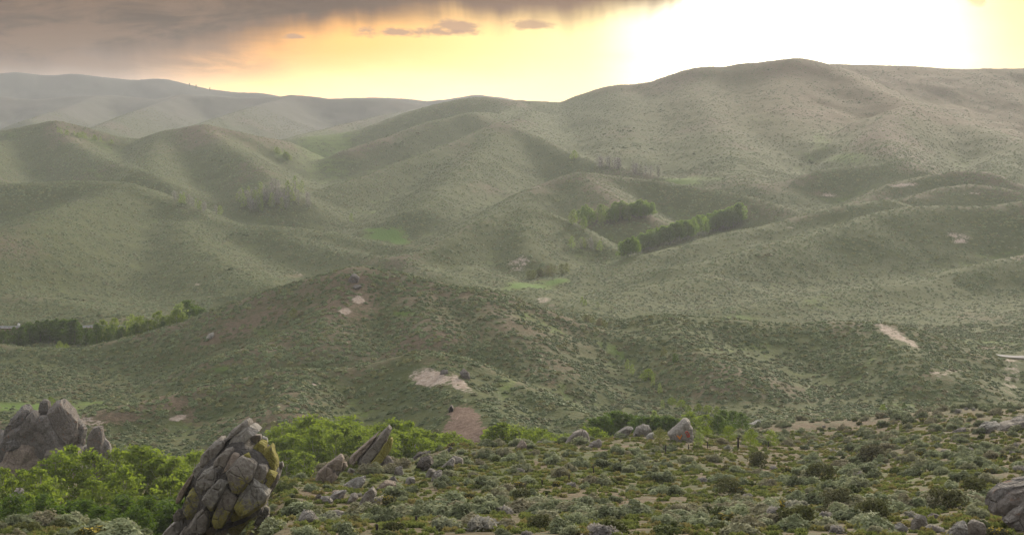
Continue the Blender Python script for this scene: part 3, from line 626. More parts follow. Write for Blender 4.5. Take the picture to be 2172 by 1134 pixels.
        top_tree(k, 'tree' if k != 'bush' else 'leafy_bush', u, vt, y, {'dark': 'mid green tree in the clump behind the skyline boulders', 'aspen': 'light green tree at the back of the clump behind the painted boulder', 'bud': 'thin budding tree climbing the draw above the middle clump', 'bush': 'round light green bush left of or above the middle clump'}[k], 'tree' if k != 'bush' else 'bush', 'middle clump '+{'dark': 'mid green trees', 'aspen': 'light green trees', 'bud': 'budding trees up the draw', 'bush': 'round bushes'}[k], 1.35 if k != 'bud' else 1.)
    # shrubs and small trees on the foreground rise
    for (u, vb, hp, k, nm, lab) in [(1400,945,38,'willow','olive_bush','dark olive bush left of the painted boulder'),(1482,948,48,'bud','pale_shrub_tree','pale twiggy shrub touching the right side of the painted boulder'),
          (1545,935,34,'bush','leafy_bush','bright green bush left of the tall fence post'),(1592,945,38,'bush','leafy_bush','bright green bush right of the tall fence post'),(1635,945,34,'bush','leafy_bush','bright green bush by the last short fence post'),(1575,915,14,'bush','leafy_bush','tiny bright green bush between the two pale rocks and the fence'),
          (1500,925,24,'bush','leafy_bush','small bright green bush just right of the pale twiggy shrub'),
          (108,862,22,'bush','leafy_bush','light green bush growing on top of the rocky knob'),(622,676,22,'willow','olive_bush','dark solitary bush on the bare left shoulder of the front hill'),(1432,768,20,'dark','small_tree','dark round shrub at the low end of the front hill, rightmost of two'),(1408,755,18,'willow','olive_bush','olive round shrub at the low end of the front hill, leftmost of two'),
          (745,472,20,'bud','small_tree','lone small green tree above the bright green meadow'),(1918,868,16,'dark','small_tree','green bush on the right skyline of the foreground rise'),(1872,870,14,'bush','leafy_bush','light green bush on the right skyline left of a darker one'),
          (1218,338,18,'bush','leafy_bush','pale yellow green bush on the shoulder above the grey thicket')]:
        q = hit(u, vb)
        if q: plant_tree(k, nm, q[0], q[1], hp/FPX*q[1], lab, 'bush' if 'bush' in lab or 'shrub' in lab else 'tree', None, 1.)
    # middle distance woods
    grove(['far'], 'aspen', 38, ((1318,552),(1430,518),(1430,512),(1318,545)), 38, 'green aspen in the lower left half of the wood tucked behind the right bench', 'tree', 'wood behind the right bench, lower half', .85)
    grove(['far'], 'aspen', 48, ((1430,519),(1572,481),(1572,474),(1430,512)), 40, 'green aspen in the upper right half of the wood tucked behind the right bench', 'tree', 'wood behind the right bench, upper half', .85)
    grove(['far', 'bud'], 'aspen', 60, ((1195,470),(1240,490),(1385,462),(1380,452)), 30, 'pale green sapling in the sloping thicket above the cone shaped hill', 'tree', 'sloping thicket above the cone shaped hill', 1.)
    grove(['bare', 'bare', 'bud'], 'bare_tree', 58, ((500,425),(520,452),(665,448),(640,400)), 30, 'grey leafless tree in the faded wood on the left valley side', 'tree', 'grey wood on the left valley side', .95)
    grove(['bud', 'bare'], 'budding_tree', 22, ((355,425),(370,420),(465,455),(470,462)), 20, 'small budding tree in the strip below the left bench crest', 'tree', 'strip of saplings below the left bench crest', 1.3)
    grove(['willow'], 'willow', 12, ((1105,598),(1110,592),(1205,574),(1205,580)), 20, 'round olive willow in the row along the lower meadow', 'tree', 'willows along the lower meadow', .9)
    grove(['willow'], 'willow', 8, ((1235,678),(1240,682),(1290,700),(1290,697)), 16, 'olive yellow bush in the short row behind the front hill crest', 'bush', 'bush row behind the front hill crest', 1.)
    grove(['bare'], 'bare_tree', 10, ((1262,358),(1262,352),(1322,358),(1322,360)), 24, 'dark leafless tree in the left thicket high on the central slope', 'tree', 'left thicket high on the central slope', 1.6)
    grove(['bare'], 'bare_tree', 10, ((1342,372),(1342,368),(1398,374),(1398,376)), 24, 'dark leafless tree in the right thicket high on the central slope', 'tree', 'right thicket high on the central slope', 1.6)
    grove(['bush', 'bud'], 'leafy_bush', 14, ((125,285),(120,280),(240,305),(240,308)), 12, 'yellow green bush in the band under the left hilltop', 'bush', 'band of bushes under the left hilltop', 1.)
    grove(['bush', 'bud'], 'leafy_bush', 8, ((580,322),(582,318),(620,342),(618,345)), 12, 'yellow green bush in the small patch right of the second hilltop', 'bush', 'patch of bushes right of the second hilltop', 1.)
    grove(['bud', 'bare'], 'budding_tree', 8, ((1210,530),(1210,524),(1272,530),(1272,535)), 24, 'thin pale tree in the loose group right of the cone shaped hill', 'tree', 'loose group right of the cone shaped hill', 1.2)
    grove(['bare', 'bud'], 'budding_tree', 6, ((1230,640),(1230,645),(1340,678),(1340,672)), 16, 'thin grey tree in the hollow between the two front hills', 'tree', 'thin trees in the hollow between the front hills', 1.4)
    for u, v in ((200, 159), (402, 183), (416, 186), (445, 192)):
        q = hit(u, v+2)
        if q: plant_tree('poplar', 'lone_pine', q[0], q[1], 8/FPX*q[1], {200: 'tiny pine far left on the farthest ridge line', 402: 'tiny pine on the farthest ridge line, left of a close pair', 416: 'tiny pine on the farthest ridge line, right of a close pair', 445: 'tiny pine on the farthest ridge line nearest the glow'}[u], 'tree', None, 1.)
plant_all()

# ------------------------------------------------------------ rocks from their outlines: real size, thickness and distance
def superrock(pts, y, depth, seed, na=52, nb=22, rough=.05, bulge=.5, detail=1., edge=.7, cuts=12, cutd=.66):
    """closed lump whose cross-section facing the photographer follows the outline; pts in photo columns/rows"""
    W = np.array([P(u, v, y) for (u, v) in pts]); c = W.mean(0); q = W[:, [0, 2]]-c[[0, 2]]
    ang = np.arange(na)/na*2*math.pi; rad = np.zeros(na)
    for k in range(len(q)):
        a, b = q[k], q[(k+1) % len(q)]; e = b-a
        for j, t in enumerate(ang):
            d = np.array([math.cos(t), math.sin(t)]); det = d[0]*(-e[1]) + e[0]*d[1]
            if abs(det) < 1e-9: continue
            r = (a[0]*(-e[1]) + e[0]*a[1])/det; s = (d[0]*a[1]-d[1]*a[0])/det
            if r > 0 and -1e-6 <= s <= 1+1e-6: rad[j] = max(rad[j], r)
    V = []; off = seed*7.3
    for i in range(nb+1):
        th = math.pi*i/nb; s = math.sin(th)**bulge if 0 < i < nb else .0; co = math.cos(th); co = math.copysign(abs(co)**edge, co)
        for j in range(na):
            V.append((c[0]+rad[j]*math.cos(ang[j])*s, c[1]-depth*co, c[2]+rad[j]*math.sin(ang[j])*s))
    V = np.array(V); size = rad.mean(); f = 1.6/size
    N3 = lambda f, sd: np.stack([fbm(V[:, 0]*f+V[:, 1]*f*.7+sd, V[:, 2]*f+V[:, 1]*f*.5-sd, 3, seed+k) for k in range(3)], 1)
    V += N3(f, off)*size*rough*1.8 + N3(f*4, off+9)*size*rough*.6*detail
    rg = np.random.default_rng(seed+900)                          # fracture planes: flat faces that meet in edges
    for k in range(cuts):
        n = rg.normal(size=3); n[1] = -abs(n[1])*.9 if k % 3 else n[1]; n /= np.linalg.norm(n)
        h = (V-c)@n; lim = h.max()*(cutd+.25*rg.random()); V -= n*(np.maximum(h-lim, 0)*.93)[:, None]
    # furrows and ledges running down the lean of the rock
    D = V-c; D /= np.linalg.norm(D, axis=1)[:, None]+1e-6
    g1 = 1-np.abs(fbm((V[:, 0]-.45*V[:, 2])*f*2.6+off, (V[:, 2]+.3*V[:, 0])*f*.8+V[:, 1]*f*.6, 3, seed+40)); g2 = 1-np.abs(fbm(V[:, 0]*f*5.5-off, V[:, 2]*f*4.5+V[:, 1]*f*3, 2, seed+50))
    V += D*((g1-.75)*size*rough*2.4*detail + (g2-.75)*size*rough*.9*detail)[:, None]
    F = [(i*na+j, i*na+(j+1) % na, (i+1)*na+(j+1) % na, (i+1)*na+j) for i in range(nb) for j in range(na)]
    return V, np.array(F)
def rock_mesh(name, V, F, mat, lichen=0., lgrad=None):
    me = mesh_grid(name, V, F, mat, False); l = np.full(len(V), lichen, float)
    if lgrad and lichen > 0:
        z = V[:, 2]; x = V[:, 0]; p = (z-z.min())/(np.ptp(z)+1e-6); r = (x-x.min())/(np.ptp(x)+1e-6)
        l *= {'low': 1-p*1.1, 'right': r*1.4-.1, 'lowright': np.clip((1-p)*.8+r*.6, 0, 1.2)}[lgrad]
    fattr(me, 'lichen', np.clip(l, 0, 1)); return me
def crop(pts, s, ox, oy): return [(ox+x/s, oy+y/s) for x, y in pts]
SEED = [1]
def rock(name, pts, label, cat='rock', mat='rock', depth=None, lichen=0., lg=None, y=None, group=None, rough=.07, **kw):
    """a single boulder standing where its foot meets the ground"""
    SEED[0] += 1; us = [p[0] for p in pts]; vs = [p[1] for p in pts]
    if y is None:
        q = hit((min(us)+max(us))/2, max(vs)-.15*(max(vs)-min(vs)), 60); y = q[1]
    w = (max(us)-min(us))/FPX*y; hh = (max(vs)-min(vs))/FPX*y; d = depth or .42*max(w, hh)
    c = ((min(us)+max(us))/2); pts = [(u, v+(3 if v > max(vs)-.2*(max(vs)-min(vs)) else 0)) for u, v in pts]
    V, F = superrock(pts, y+d*.4, d, SEED[0], rough=rough, **kw)
    b = np.array([V[:, 0].mean(), V[:, 1].mean(), V[:, 2].min()])
    o = link(name, rock_mesh(name, V-b, F, M[mat], lichen, lg)); o.location = b
    return tag(o, label, cat, group)
def outcrop(name, label, outline, blocks, y, depth, core='rock_dark', bd=1.0, tilt=0., group=None, cat='rock outcrop', coreback=.45):
    """a thing of many fitted blocks (children) on a darker core"""
    SEED[0] += 1; V, F = superrock(outline, y+depth*.6, depth*.9, SEED[0], na=64, nb=20, rough=.03)
    V2 = V.copy(); c = V.mean(0); V2[:, 0] = c[0]+(V[:, 0]-c[0])*.95; V2[:, 2] = c[2]+(V[:, 2]-c[2])*.95-.1
    b = np.array([c[0], c[1], V[:, 2].min()]); e = tag(empty(name, b), label, cat, group)
    link('rock_core', rock_mesh('rock_core', V2-b, F, M[core]), e)
    tree = BVHTree.FromPolygons([Vector(p) for p in V2], [tuple(int(k) for k in f) for f in F])
    for bl in blocks:
        pts = bl[0]; mat = bl[1] if len(bl) > 1 else 'rock'; li = bl[2] if len(bl) > 2 else 0.; lg = bl[3] if len(bl) > 3 else None
        SEED[0] += 1; u = sum(p[0] for p in pts)/len(pts); v = sum(p[1] for p in pts)/len(pts)
        a, bb = ray(u, v); dr = Vector((float(a), 1, float(bb))).normalized()
        h = tree.ray_cast(Vector((0, 0, 0)), dr); yf = h[0].y if h[0] is not None else y+depth*.5
        us = [p[0] for p in pts]; vs = [p[1] for p in pts]; sz = min(max(us)-min(us), max(vs)-min(vs))/FPX*y
        d = min(bd, max(.25, sz*.55))
        # grow a little so that neighbours meet in tight joints
        gp = [(u+(p[0]-u)*1.15, v+(p[1]-v)*1.15) for p in pts]
        V, F2 = superrock(gp, yf+d*.25, d, SEED[0], na=44, nb=18, rough=.035 if bd < 2 else .055, bulge=.22, edge=.42, cuts=10 if bd < 2 else 16, cutd=.76 if bd < 2 else .68, detail=1. if bd < 2 else 1.5)
        link('rock_block', rock_mesh('rock_block', V-b, F2, M[mat], li, lg), e)
    return e, tree
c2 = lambda p: crop(p, 3.6125, 300, 820)
CRAG = c2([(100,1300),(165,1134),(200,1070),(260,960),(280,870),(300,790),(400,640),(460,570),(490,500),(600,390),(700,315),(800,258),(825,252),(850,290),(925,345),(960,430),(1000,460),(1030,540),(1070,600),(1075,640),(1050,700),(1000,790),(965,860),(970,950),(975,1000),(960,1100),(980,1300)])
L = 'rock'
CB = [
 ([(640,410),(700,330),(800,258),(825,250),(855,290),(770,320),(700,370),(650,425)],L),
 ([(680,455),(720,372),(800,315),(850,298),(905,340),(842,380),(805,410),(830,460),(755,525),(690,490)],'rock_pale',.4,'low'),
 ([(805,420),(850,370),(910,368),(915,400),(860,452),(815,455)],L,.2),
 ([(838,485),(920,412),(962,422),(950,485),(890,585),(850,535)],L,.85),
 ([(955,482),(1000,450),(1035,540),(1042,600),(1020,650),(940,605),(900,582)],L,.8),
 ([(460,570),(480,510),(560,430),(625,408),(637,440),(560,540),(510,612),(470,602)],L),
 ([(570,562),(640,490),(690,478),(700,510),(640,620),(600,668),(575,622)],L),
 ([(635,645),(700,512),(748,530),(700,590),(650,648)],'rock_warm',.35,'low'),
 ([(670,650),(700,590),(770,540),(830,560),(877,600),(850,680),(780,792),(730,790),(690,760),(672,700)],L,.5,'lowright'),
 ([(762,535),(820,505),(838,540),(832,562)],L,.7),
 ([(855,692),(885,590),(955,610),(965,640),(930,752),(890,732)],L,.75,'low'),
 ([(938,742),(970,640),(1035,668),(1012,722),(960,792),(935,772)],L,.75),
 ([(430,722),(480,650),(550,618),(592,680),(570,732),(500,778),(440,762)],L),
 ([(400,642),(440,588),(498,632),(450,672),(420,692)],'rock_pale'),
 ([(270,875),(300,795),(400,648),(424,660),(350,780),(298,895)],'rock_warm'),
 ([(330,902),(390,780),(480,828),(482,902),(380,1002),(345,992)],L,.6),
 ([(472,862),(520,790),(600,708),(657,685),(667,722),(600,850),(550,938),(490,902)],L,.55,'low'),
 ([(560,1002),(600,880),(640,760),(680,738),(722,800),(748,832),(700,922),(620,1062),(570,1052)],L,.85,'low'),
 ([(733,892),(790,790),(850,703),(922,750),(968,812),(940,892),(830,972),(760,952)],L,.85,'low'),
 ([(372,1062),(420,980),(500,913),(548,940),(530,1022),(490,1102),(400,1112)],L,.4,'right'),
 ([(150,1180),(200,1080),(300,1000),(348,1010),(310,1082),(250,1190)],'rock_pale'),
 ([(248,980),(285,938),(332,990),(260,1024)],L),
 ([(265,1185),(350,1050),(392,1122),(380,1190),(290,1210)],L),
 ([(665,1082),(700,1030),(802,1013),(802,1062),(740,1124),(680,1122)],'rock_warm',.7),
 ([(685,985),(740,908),(812,990),(780,1012),(700,1014)],L,.75),
 ([(820,972),(900,910),(922,930),(880,982),(830,1002)],L),
 ([(908,962),(940,908),(978,930),(977,972),(930,978)],L,.45),
 ([(868,1052),(900,983),(972,985),(962,1042),(900,1078)],L),
 ([(498,1102),(560,1030),(602,1060),(560,1112),(510,1134)],'rock_warm'),
 ([(548,1160),(600,1078),(662,1058),(662,1112),(600,1170)],'rock_warm',.4),
 ([(818,1150),(870,1093),(942,1100),(962,1142),(900,1190)],L),
 ([(500,492),(600,388),(645,388),(620,410),(540,450),(490,524)],L),
 ([(925,405),(930,378),(962,392),(968,424)],'rock_pale'),
 ([(1038,602),(1078,572),(1088,604),(1060,652)],L),
 ([(1000,700),(1060,660),(1050,710),(990,790)],L),
 ([(450,740),(500,770),(485,830),(415,790),(420,750)],L,.5),
 ([(592,690),(640,660),(660,690),(600,720),(570,745)],'rock_dark'),
 ([(700,925),(735,900),(690,985),(640,1060)],'rock_rust',.5),
 ([(960,770),(1010,740),(1050,720),(1000,800),(966,850)],L),
]
def build_rocks():
    outcrop('great_crag', 'tall leaning crag of fitted grey blocks with yellow lichen, in the left foreground', CRAG, [(c2(b[0]), *b[1:]) for b in CB], 112, 3.4, bd=1.25)
    c3 = lambda p: crop(p, 3.2024, 620, 780)
    outcrop('leaning_slab', 'striped leaning slab with a pale tip and yellow lichen edge, right of the great crag',
        c3([(400,700),(400,600),(440,545),(580,440),(635,410),(665,430),(672,490),(660,560),(610,640),(520,715),(450,715)]),
        [(c3(p), m, li) for p, m, li in [([(395,660),(400,600),(480,530),(580,440),(562,482),(440,620),(420,675)],'rock_warm',0), ([(425,665),(480,600),(570,490),(640,408),(668,440),(590,560),(520,640),(450,700)],'rock',0),
        ([(490,700),(590,575),(668,452),(674,500),(660,560),(610,630),(540,705)],'rock',.75), ([(500,560),(590,455),(640,410),(650,425),(560,520),(470,615)],'rock_warm',0), ([(615,430),(640,408),(668,432),(650,450),(622,445)],'rock_pale',0)]], 160, 1.6, core='rock', bd=.8)
    outcrop('split_boulder', 'pinkish boulder split by cracks at the left foot of the leaning slab', c3([(155,795),(170,730),(240,655),(330,590),(345,610),(370,660),(330,700),(305,745),(210,810)]),
        [(c3(p), 'rock_warm', 0) for p in ([(155,795),(180,710),(240,658),(282,700),(305,742),(215,808)], [(243,652),(330,588),(347,620),(332,682),(285,702)], [(335,640),(365,640),(372,670),(340,700),(320,690)], [(230,740),(290,705),(305,745),(230,800)])], 149, 1.4, core='rock_dark', bd=.8)
    singles = [
     ([(655,560),(690,545),(700,580),(690,620),(660,590)],'rock','grey boulder wedged against the right edge of the leaning slab',None),
     ([(690,640),(695,560),(760,575),(805,600),(800,640),(740,655)],'rock','broad grey block right of the leaning slab',None),
     ([(605,680),(610,630),(650,615),(680,650),(660,690)],'rock','rounded boulder below the lichen edge of the leaning slab',None),
     ([(815,590),(820,550),(860,525),(885,560),(860,600)],'rock','grey boulder midway between the slab and the capped rock stack',None),
     ([(820,650),(830,600),(880,575),(910,610),(860,640)],'rock_dark','dark rock below the boulder midway to the capped rock stack',None),
     ([(890,570),(915,500),(940,490),(948,550),(920,575)],'rock','rock leaning on the left side of the capped rock stack',None),
     ([(940,505),(960,480),(1010,483),(1017,520),(1000,532),(950,517)],'rock_pale','pale flat cap stone on top of the small rock stack',None),
     ([(938,560),(945,516),(1000,528),(1003,560),(970,570)],'rock','grey block carrying the pale cap stone',None),
     ([(840,700),(870,640),(930,620),(950,655),(900,715)],'rock_dark','wide dark rock under the small rock stack',None),
     ([(900,762),(930,700),(970,700),(960,752)],'rock','left of two upright stones on the slope under the rock stack',None),
     ([(940,780),(980,705),(1010,712),(1005,762),(960,788)],'rock','right of two upright stones on the slope under the rock stack',None),
     ([(1000,692),(1080,630),(1105,650),(1050,702)],'rock','long flat stone right of the rock stack',None),
     ([(1080,655),(1100,610),(1170,630),(1165,672)],'rock','rightmost grey stone of the boulder field by the leaning slab',None),
     ([(1055,560),(1075,540),(1090,555),(1080,575)],'rock_dark','small dark stone on the brow right of the rock stack',None),
     ([(580,832),(640,780),(692,788),(690,830),(640,847)],'rock_warm','smooth rounded stone below the leaning slab',None),
     ([(350,812),(420,770),(492,753),(470,802),(400,837)],'rock','flat grey stone below the foot of the leaning slab',None),
     ([(445,955),(490,890),(540,840),(580,858),(530,920),(500,972)],'rock','large grey boulder in the sagebrush, lower middle of the boulder field',None),
     ([(518,977),(560,900),(612,880),(590,942),(550,987)],'rock','lichen spotted stone pressed against the large lower boulder',.5),
     ([(195,922),(200,883),(250,883),(267,910),(240,927)],'rock_rust','small orange stone at the lower left of the boulder field',None),
     ([(258,892),(300,855),(352,850),(340,890),(290,922)],'rock_rust','long orange stone next to the small orange one',None),
     ([(370,932),(400,870),(452,863),(430,922)],'rock','grey stone between the orange stones and the large lower boulder',None),
     ([(200,1052),(220,1010),(290,980),(332,1000),(280,1042)],'rock','grey stone low on the slope between crag and fence',None),
     ([(40,1062),(80,990),(160,1000),(182,1050),(100,1072)],'rock','broken grey rock right of the foot of the great crag',None),
     ([(150,890),(180,863),(207,880),(190,907)],'rock_dark','small dark stone left of the orange stones',None),
     ([(658,765),(690,750),(722,800),(700,822)],'rock_dark','dark pointed stone below the rounded boulder',None),
     ([(768,802),(780,760),(822,753),(827,792)],'rock','small grey stone in the sagebrush below the broad block',None),
     ([(370,720),(390,682),(420,690),(415,725)],'rock','small grey stone at the left foot of the leaning slab',None),
     ([(250,865),(290,835),(330,845),(310,870)],'rock_warm','small pinkish stone above the long orange stone',None),
     ([(690,740),(705,690),(740,680),(750,730)],'rock','small upright stone under the broad block',None),
     ([(920,940),(930,910),(975,915),(960,940)],'rock','small grey stone in the sagebrush, right of the boulder field',None),
    ]
    for p, m, lab, li in singles:
        ux = sum(a for a, b in p)/len(p); vx = max(b for a, b in p); p = [(ux+(a-ux)*1.3, vx+(b-vx)*1.3) for a, b in p]
        rock('boulder', c3(p), lab, mat=m, lichen=li or 0.)
    c4 = lambda p: crop(p, 3.2024, 1040, 780)
    outcrop('cracked_boulder', 'rounded grey boulder with one diagonal crack, on the brow left of the fence', c4([(495,570),(515,520),(560,450),(610,422),(650,438),(672,490),(668,545),(600,575)]),
        [(c4(p), 'rock', 0) for p in ([(498,560),(518,505),(565,443),(625,420),(612,470),(552,565)], [(555,565),(608,482),(632,428),(662,455),(674,515),(662,550),(600,572)])], 206, 1.3, core='rock_dark', bd=.95)
    rock('boulder', c4([(655,550),(680,510),(718,492),(738,478),(765,500),(755,535),(690,550)]), 'low lumpy boulder just right of the cracked boulder')
    outcrop('overhanging_slab', 'tilted grey slab overhanging a dark gap, on the skyline left of the painted boulder', c4([(835,500),(850,450),(920,403),(968,405),(970,428),(930,465),(890,515),(850,510)]),
        [(c4(p), m, 0) for p, m in (([(838,470),(855,445),(918,403),(966,406),(940,440),(890,470)],'rock'), ([(845,505),(860,470),(930,440),(905,485),(880,512)],'rock'), ([(835,492),(838,470),(870,462),(860,500)],'rock_warm'))], 214, 1.1, bd=.7)
    rock('boulder', c4([(960,450),(990,400),(1040,380),(1080,390),(1102,420),(1095,455),(1050,475),(980,465)]), 'rounded grey boulder behind the overhanging slab', y=218)
    rock('boulder', c4([(1048,475),(1080,445),(1110,438),(1122,470),(1080,490)]), 'small pale grey boulder between the rounded one and the olive bush', mat='rock_pale')
    rock('boulder', c4([(165,550),(198,500),(220,488),(257,520),(252,565),(190,568)]), 'small brown boulder alone on the brow left of the cracked boulder', mat='rock_warm')
    c5 = lambda p: crop(p, 14.18, 1400, 870)
    o = rock('painted_boulder', c5([(200,700),(420,505),(700,245),(760,228),(835,258),(890,330),(905,450),(985,520),(990,800),(980,980),(820,1040),(500,1010),(330,880)]), 'pale pointed boulder with orange and red paint marks low on its face', mat='rock_pale', rough=.03, cuts=5, cutd=.86)
    me = o.data; tree = BVHTree.FromPolygons([Vector(v.co)+o.location for v in me.vertices], [tuple(p.vertices) for p in me.polygons])
    def stroke(pts, mat, lab):
        path = []; rad = []
        pts = c5(pts)
        for a, b in zip(pts[:-1], pts[1:]):
            for t in np.linspace(0, 1, 7, endpoint=False):
                u, v = a[0]+(b[0]-a[0])*t, a[1]+(b[1]-a[1])*t
                x, z = ray(u, v); h = tree.ray_cast(Vector((0, 0, 0)), Vector((float(x), 1, float(z))).normalized())
                if h[0] is not None: path.append(np.array(h[0]+h[1]*(.03 if h[1].y < 0 else -.03))); rad.append(.075)
        if len(path) > 2:
            V, F, _ = tube(path, rad, 6); b = np.array(o.location)
            q = link('paint_mark', mesh_grid('paint_mark', V-b, F, M[mat]), o); q['label'] = lab
    stroke([(500,765),(545,765),(590,870),(640,760),(660,725)], 'paint_orange', 'orange V shaped paint mark')
    stroke([(530,810),(580,800),(600,850)], 'paint_orange', 'short orange dash inside the V mark')
    stroke([(755,680),(785,625),(825,640),(850,700),(885,750),(875,795),(820,790),(805,730),(790,690)], 'paint_red', 'red looped paint mark')
    stroke([(835,760),(870,775),(840,790)], 'paint_red', 'red blot at the foot of the loop')
    # pale rocks further right
    c6 = lambda p: crop(p, 3.2024, 1400, 780)
    rock('boulder', c6([(465,400),(500,378),(545,346),(552,368),(515,398)]), 'thin pale rock fin on the brow, left of two', mat='rock_pale')
    rock('boulder', c6([(570,392),(640,370),(680,346),(684,362),(620,396)]), 'thin pale rock fin on the brow, right of two', mat='rock_pale')
    c7 = lambda p: crop(p, 3.2024, 1772, 780)
    rock('low_outcrop', c7([(950,450),(990,390),(1040,368),(1105,363),(1112,392),(1060,425),(1000,455)]), 'fluted grey outcrop on the right brow, middle of three', cat='rock outcrop')
    rock('low_outcrop', c7([(1085,425),(1130,380),(1200,368),(1290,330),(1380,330),(1380,400),(1200,440)]), 'fluted grey outcrop on the right brow, cut by the frame edge', cat='rock outcrop')
    rock('low_outcrop', c7([(775,450),(840,415),(903,400),(885,430),(800,458)]), 'small low outcrop on the right brow, leftmost of three', cat='rock outcrop', mat='rock_dark')
    outcrop('layered_rock', 'dark layered rock jutting in at the lower right frame edge', c7([(1035,930),(1050,860),(1120,800),(1190,755),(1281,738),(1500,720),(1560,900),(1520,1180),(1350,1180),(1180,1080),(1090,1010)]),
        [(c7(p), m, li) for p, m, li in (([(1038,915),(1052,862),(1120,800),(1200,772),(1420,750),(1420,800),(1200,838),(1085,935)],'rock_knob',0), ([(1085,1000),(1110,925),(1200,850),(1420,800),(1440,880),(1290,905),(1200,965),(1150,1015)],'rock_knob',.15),
         ([(1175,785),(1200,755),(1281,740),(1440,725),(1440,775),(1250,790)],'rock_knob',0), ([(1150,1030),(1210,965),(1290,915),(1460,895),(1480,1110),(1300,1120),(1200,1070)],'rock_rust',.1), ([(1060,945),(1090,905),(1190,845),(1300,815),(1200,875),(1110,935),(1075,985)],'rock_knob',0))], 84, 1.9, core='rock_dark', bd=.6)
    for p, m, lab in [([(380,1100),(400,1065),(450,1050),(492,1080),(470,1120),(400,1130)],'rock','leftmost grey boulder at the bottom right edge of the picture'),
       ([(505,1095),(540,1010),(582,985),(612,1010),(628,1062),(580,1125),(530,1115)],'rock','upright grey boulder with a central crease at the bottom right'),
       ([(608,1085),(650,1065),(742,1090),(732,1130),(640,1130)],'rock','low grey boulder right of the upright creased one'),
       ([(615,1015),(660,985),(712,1000),(692,1030)],'rock_dark','dark stone behind the low grey boulder at the bottom right'),
       ([(730,1160),(830,1050),(890,1038),(905,1090),(880,1170),(780,1190)],'rock','broad boulder in the middle of the bottom right boulders'),
       ([(888,1065),(930,1030),(1002,1050),(1032,1092),(1010,1170),(920,1180)],'rock','rounded mottled boulder below the layered rock'),
       ([(875,1008),(920,960),(1002,953),(962,992),(900,1015)],'rock_dark','dark flat stone left of the layered rock'),
       ([(738,948),(790,935),(812,950),(780,968)],'rock','small flat stone in the brush above the bottom right boulders'),
       ([(190,1100),(220,1080),(258,1085),(250,1105)],'rock','small half buried stone left of the bottom right boulders')]:
        rock('boulder', c7(p), lab, mat=m)
    c1 = lambda p: crop(p, 3.2024, 0, 780)
    outcrop('rocky_knob', 'great grey rocky knob with several rounded towers at the left edge', c1([(-160,640),(-60,470),(0,430),(60,400),(110,310),(160,262),(200,270),(262,300),(350,300),(415,220),(445,250),(490,310),(540,350),(580,410),(570,520),(560,800),(400,850),(100,880),(-160,880)]),
        [(c1(p), m, li) for p, m, li in (([(45,470),(60,400),(110,310),(155,263),(198,262),(208,300),(165,390),(120,490),(70,500)],'rock_knob',0), ([(145,500),(165,340),(215,290),(248,320),(255,400),(225,490),(175,500)],'rock_knob',0),
        ([(262,318),(264,255),(290,223),(330,228),(337,275),(318,325)],'rock_knob',.1), ([(235,430),(265,330),(322,330),(330,400),(290,450)],'rock_knob',0),
        ([(288,510),(330,400),(358,290),(415,218),(447,250),(492,310),(522,380),(518,485),(480,560),(400,570),(305,550)],'rock_knob',.2), ([(478,310),(532,340),(578,410),(572,480),(525,535),(508,420)],'rock_knob',0), ([(525,520),(545,420),(578,430),(570,540),(545,560)],'rock_knob',0),
        ([(-40,900),(-20,630),(40,540),(120,490),(230,500),(302,570),(290,700),(250,880)],'rock_warm',0), ([(-160,800),(-120,560),(-60,470),(0,430),(52,470),(40,600),(-20,800)],'rock_knob',0), ([(280,560),(340,550),(500,560),(540,760),(330,800)],'rock_knob',0), ([(402,300),(416,218),(445,248),(440,300)],'rock_pale',0), ([(60,500),(130,470),(150,500),(120,560),(50,560)],'rock_knob',0), ([(225,440),(290,430),(300,520),(240,510)],'rock_knob',0), ([(340,400),(380,300),(410,330),(400,430),(350,470)],'rock_knob',0), ([(470,440),(512,420),(515,490),(480,555),(440,560)],'rock_knob',0))], 285, 6.5, core='rock_knob', bd=3.2)
    outcrop('rock_spire', 'narrow grey spire streaked with orange and yellow lichen, right of the rocky knob', c1([(595,640),(605,470),(640,415),(680,388),(700,430),(740,520),(765,620),(740,760),(680,790),(630,760)]),
        [(c1(p), m, li) for p, m, li in (([(598,610),(608,465),(640,418),(682,388),(694,420),(700,600),(690,650),(640,640)],'rock_knob',0), ([(698,660),(700,480),(742,520),(764,620),(740,690)],'rock_rust',.1), ([(692,640),(690,440),(704,470),(712,640)],'rock_rust',.9),
         ([(640,760),(660,690),(702,680),(724,740),(680,785)],'rock_knob',0), ([(615,730),(622,630),(662,640),(655,720)],'rock_dark',0))], 255, 2.0, core='rock_dark', bd=1.3)
    rock('boulder', c1([(568,585),(575,520),(600,513),(608,570)]), 'small boulder between the rocky knob and the spire', y=272)
    # rocky top of the front hill and scattered hillside rocks
    for p, lab, m in [([(735,600),(740,583),(752,578),(765,590),(762,602)],'dark crag on the very top of the front hill','rock_knob'), ([(744,612),(752,603),(768,606),(760,616)],'dark rock just under the crag on the front hill top','rock_knob'),
                   ([(436,716),(442,708),(452,704),(456,712),(446,720)],'small pale rock low on the left shoulder of the front hill','rock_pale'), ([(932,795),(935,785),(950,783),(952,795)],'dark rock above the right end of the earth scar','rock_knob'), ([(975,790),(982,780),(995,790),(998,806),(985,805)],'dark rocky ledge right of the earth scar','rock_knob')]:
        rock('hill_rock', p, lab, mat=m, rough=.1)
build_rocks()

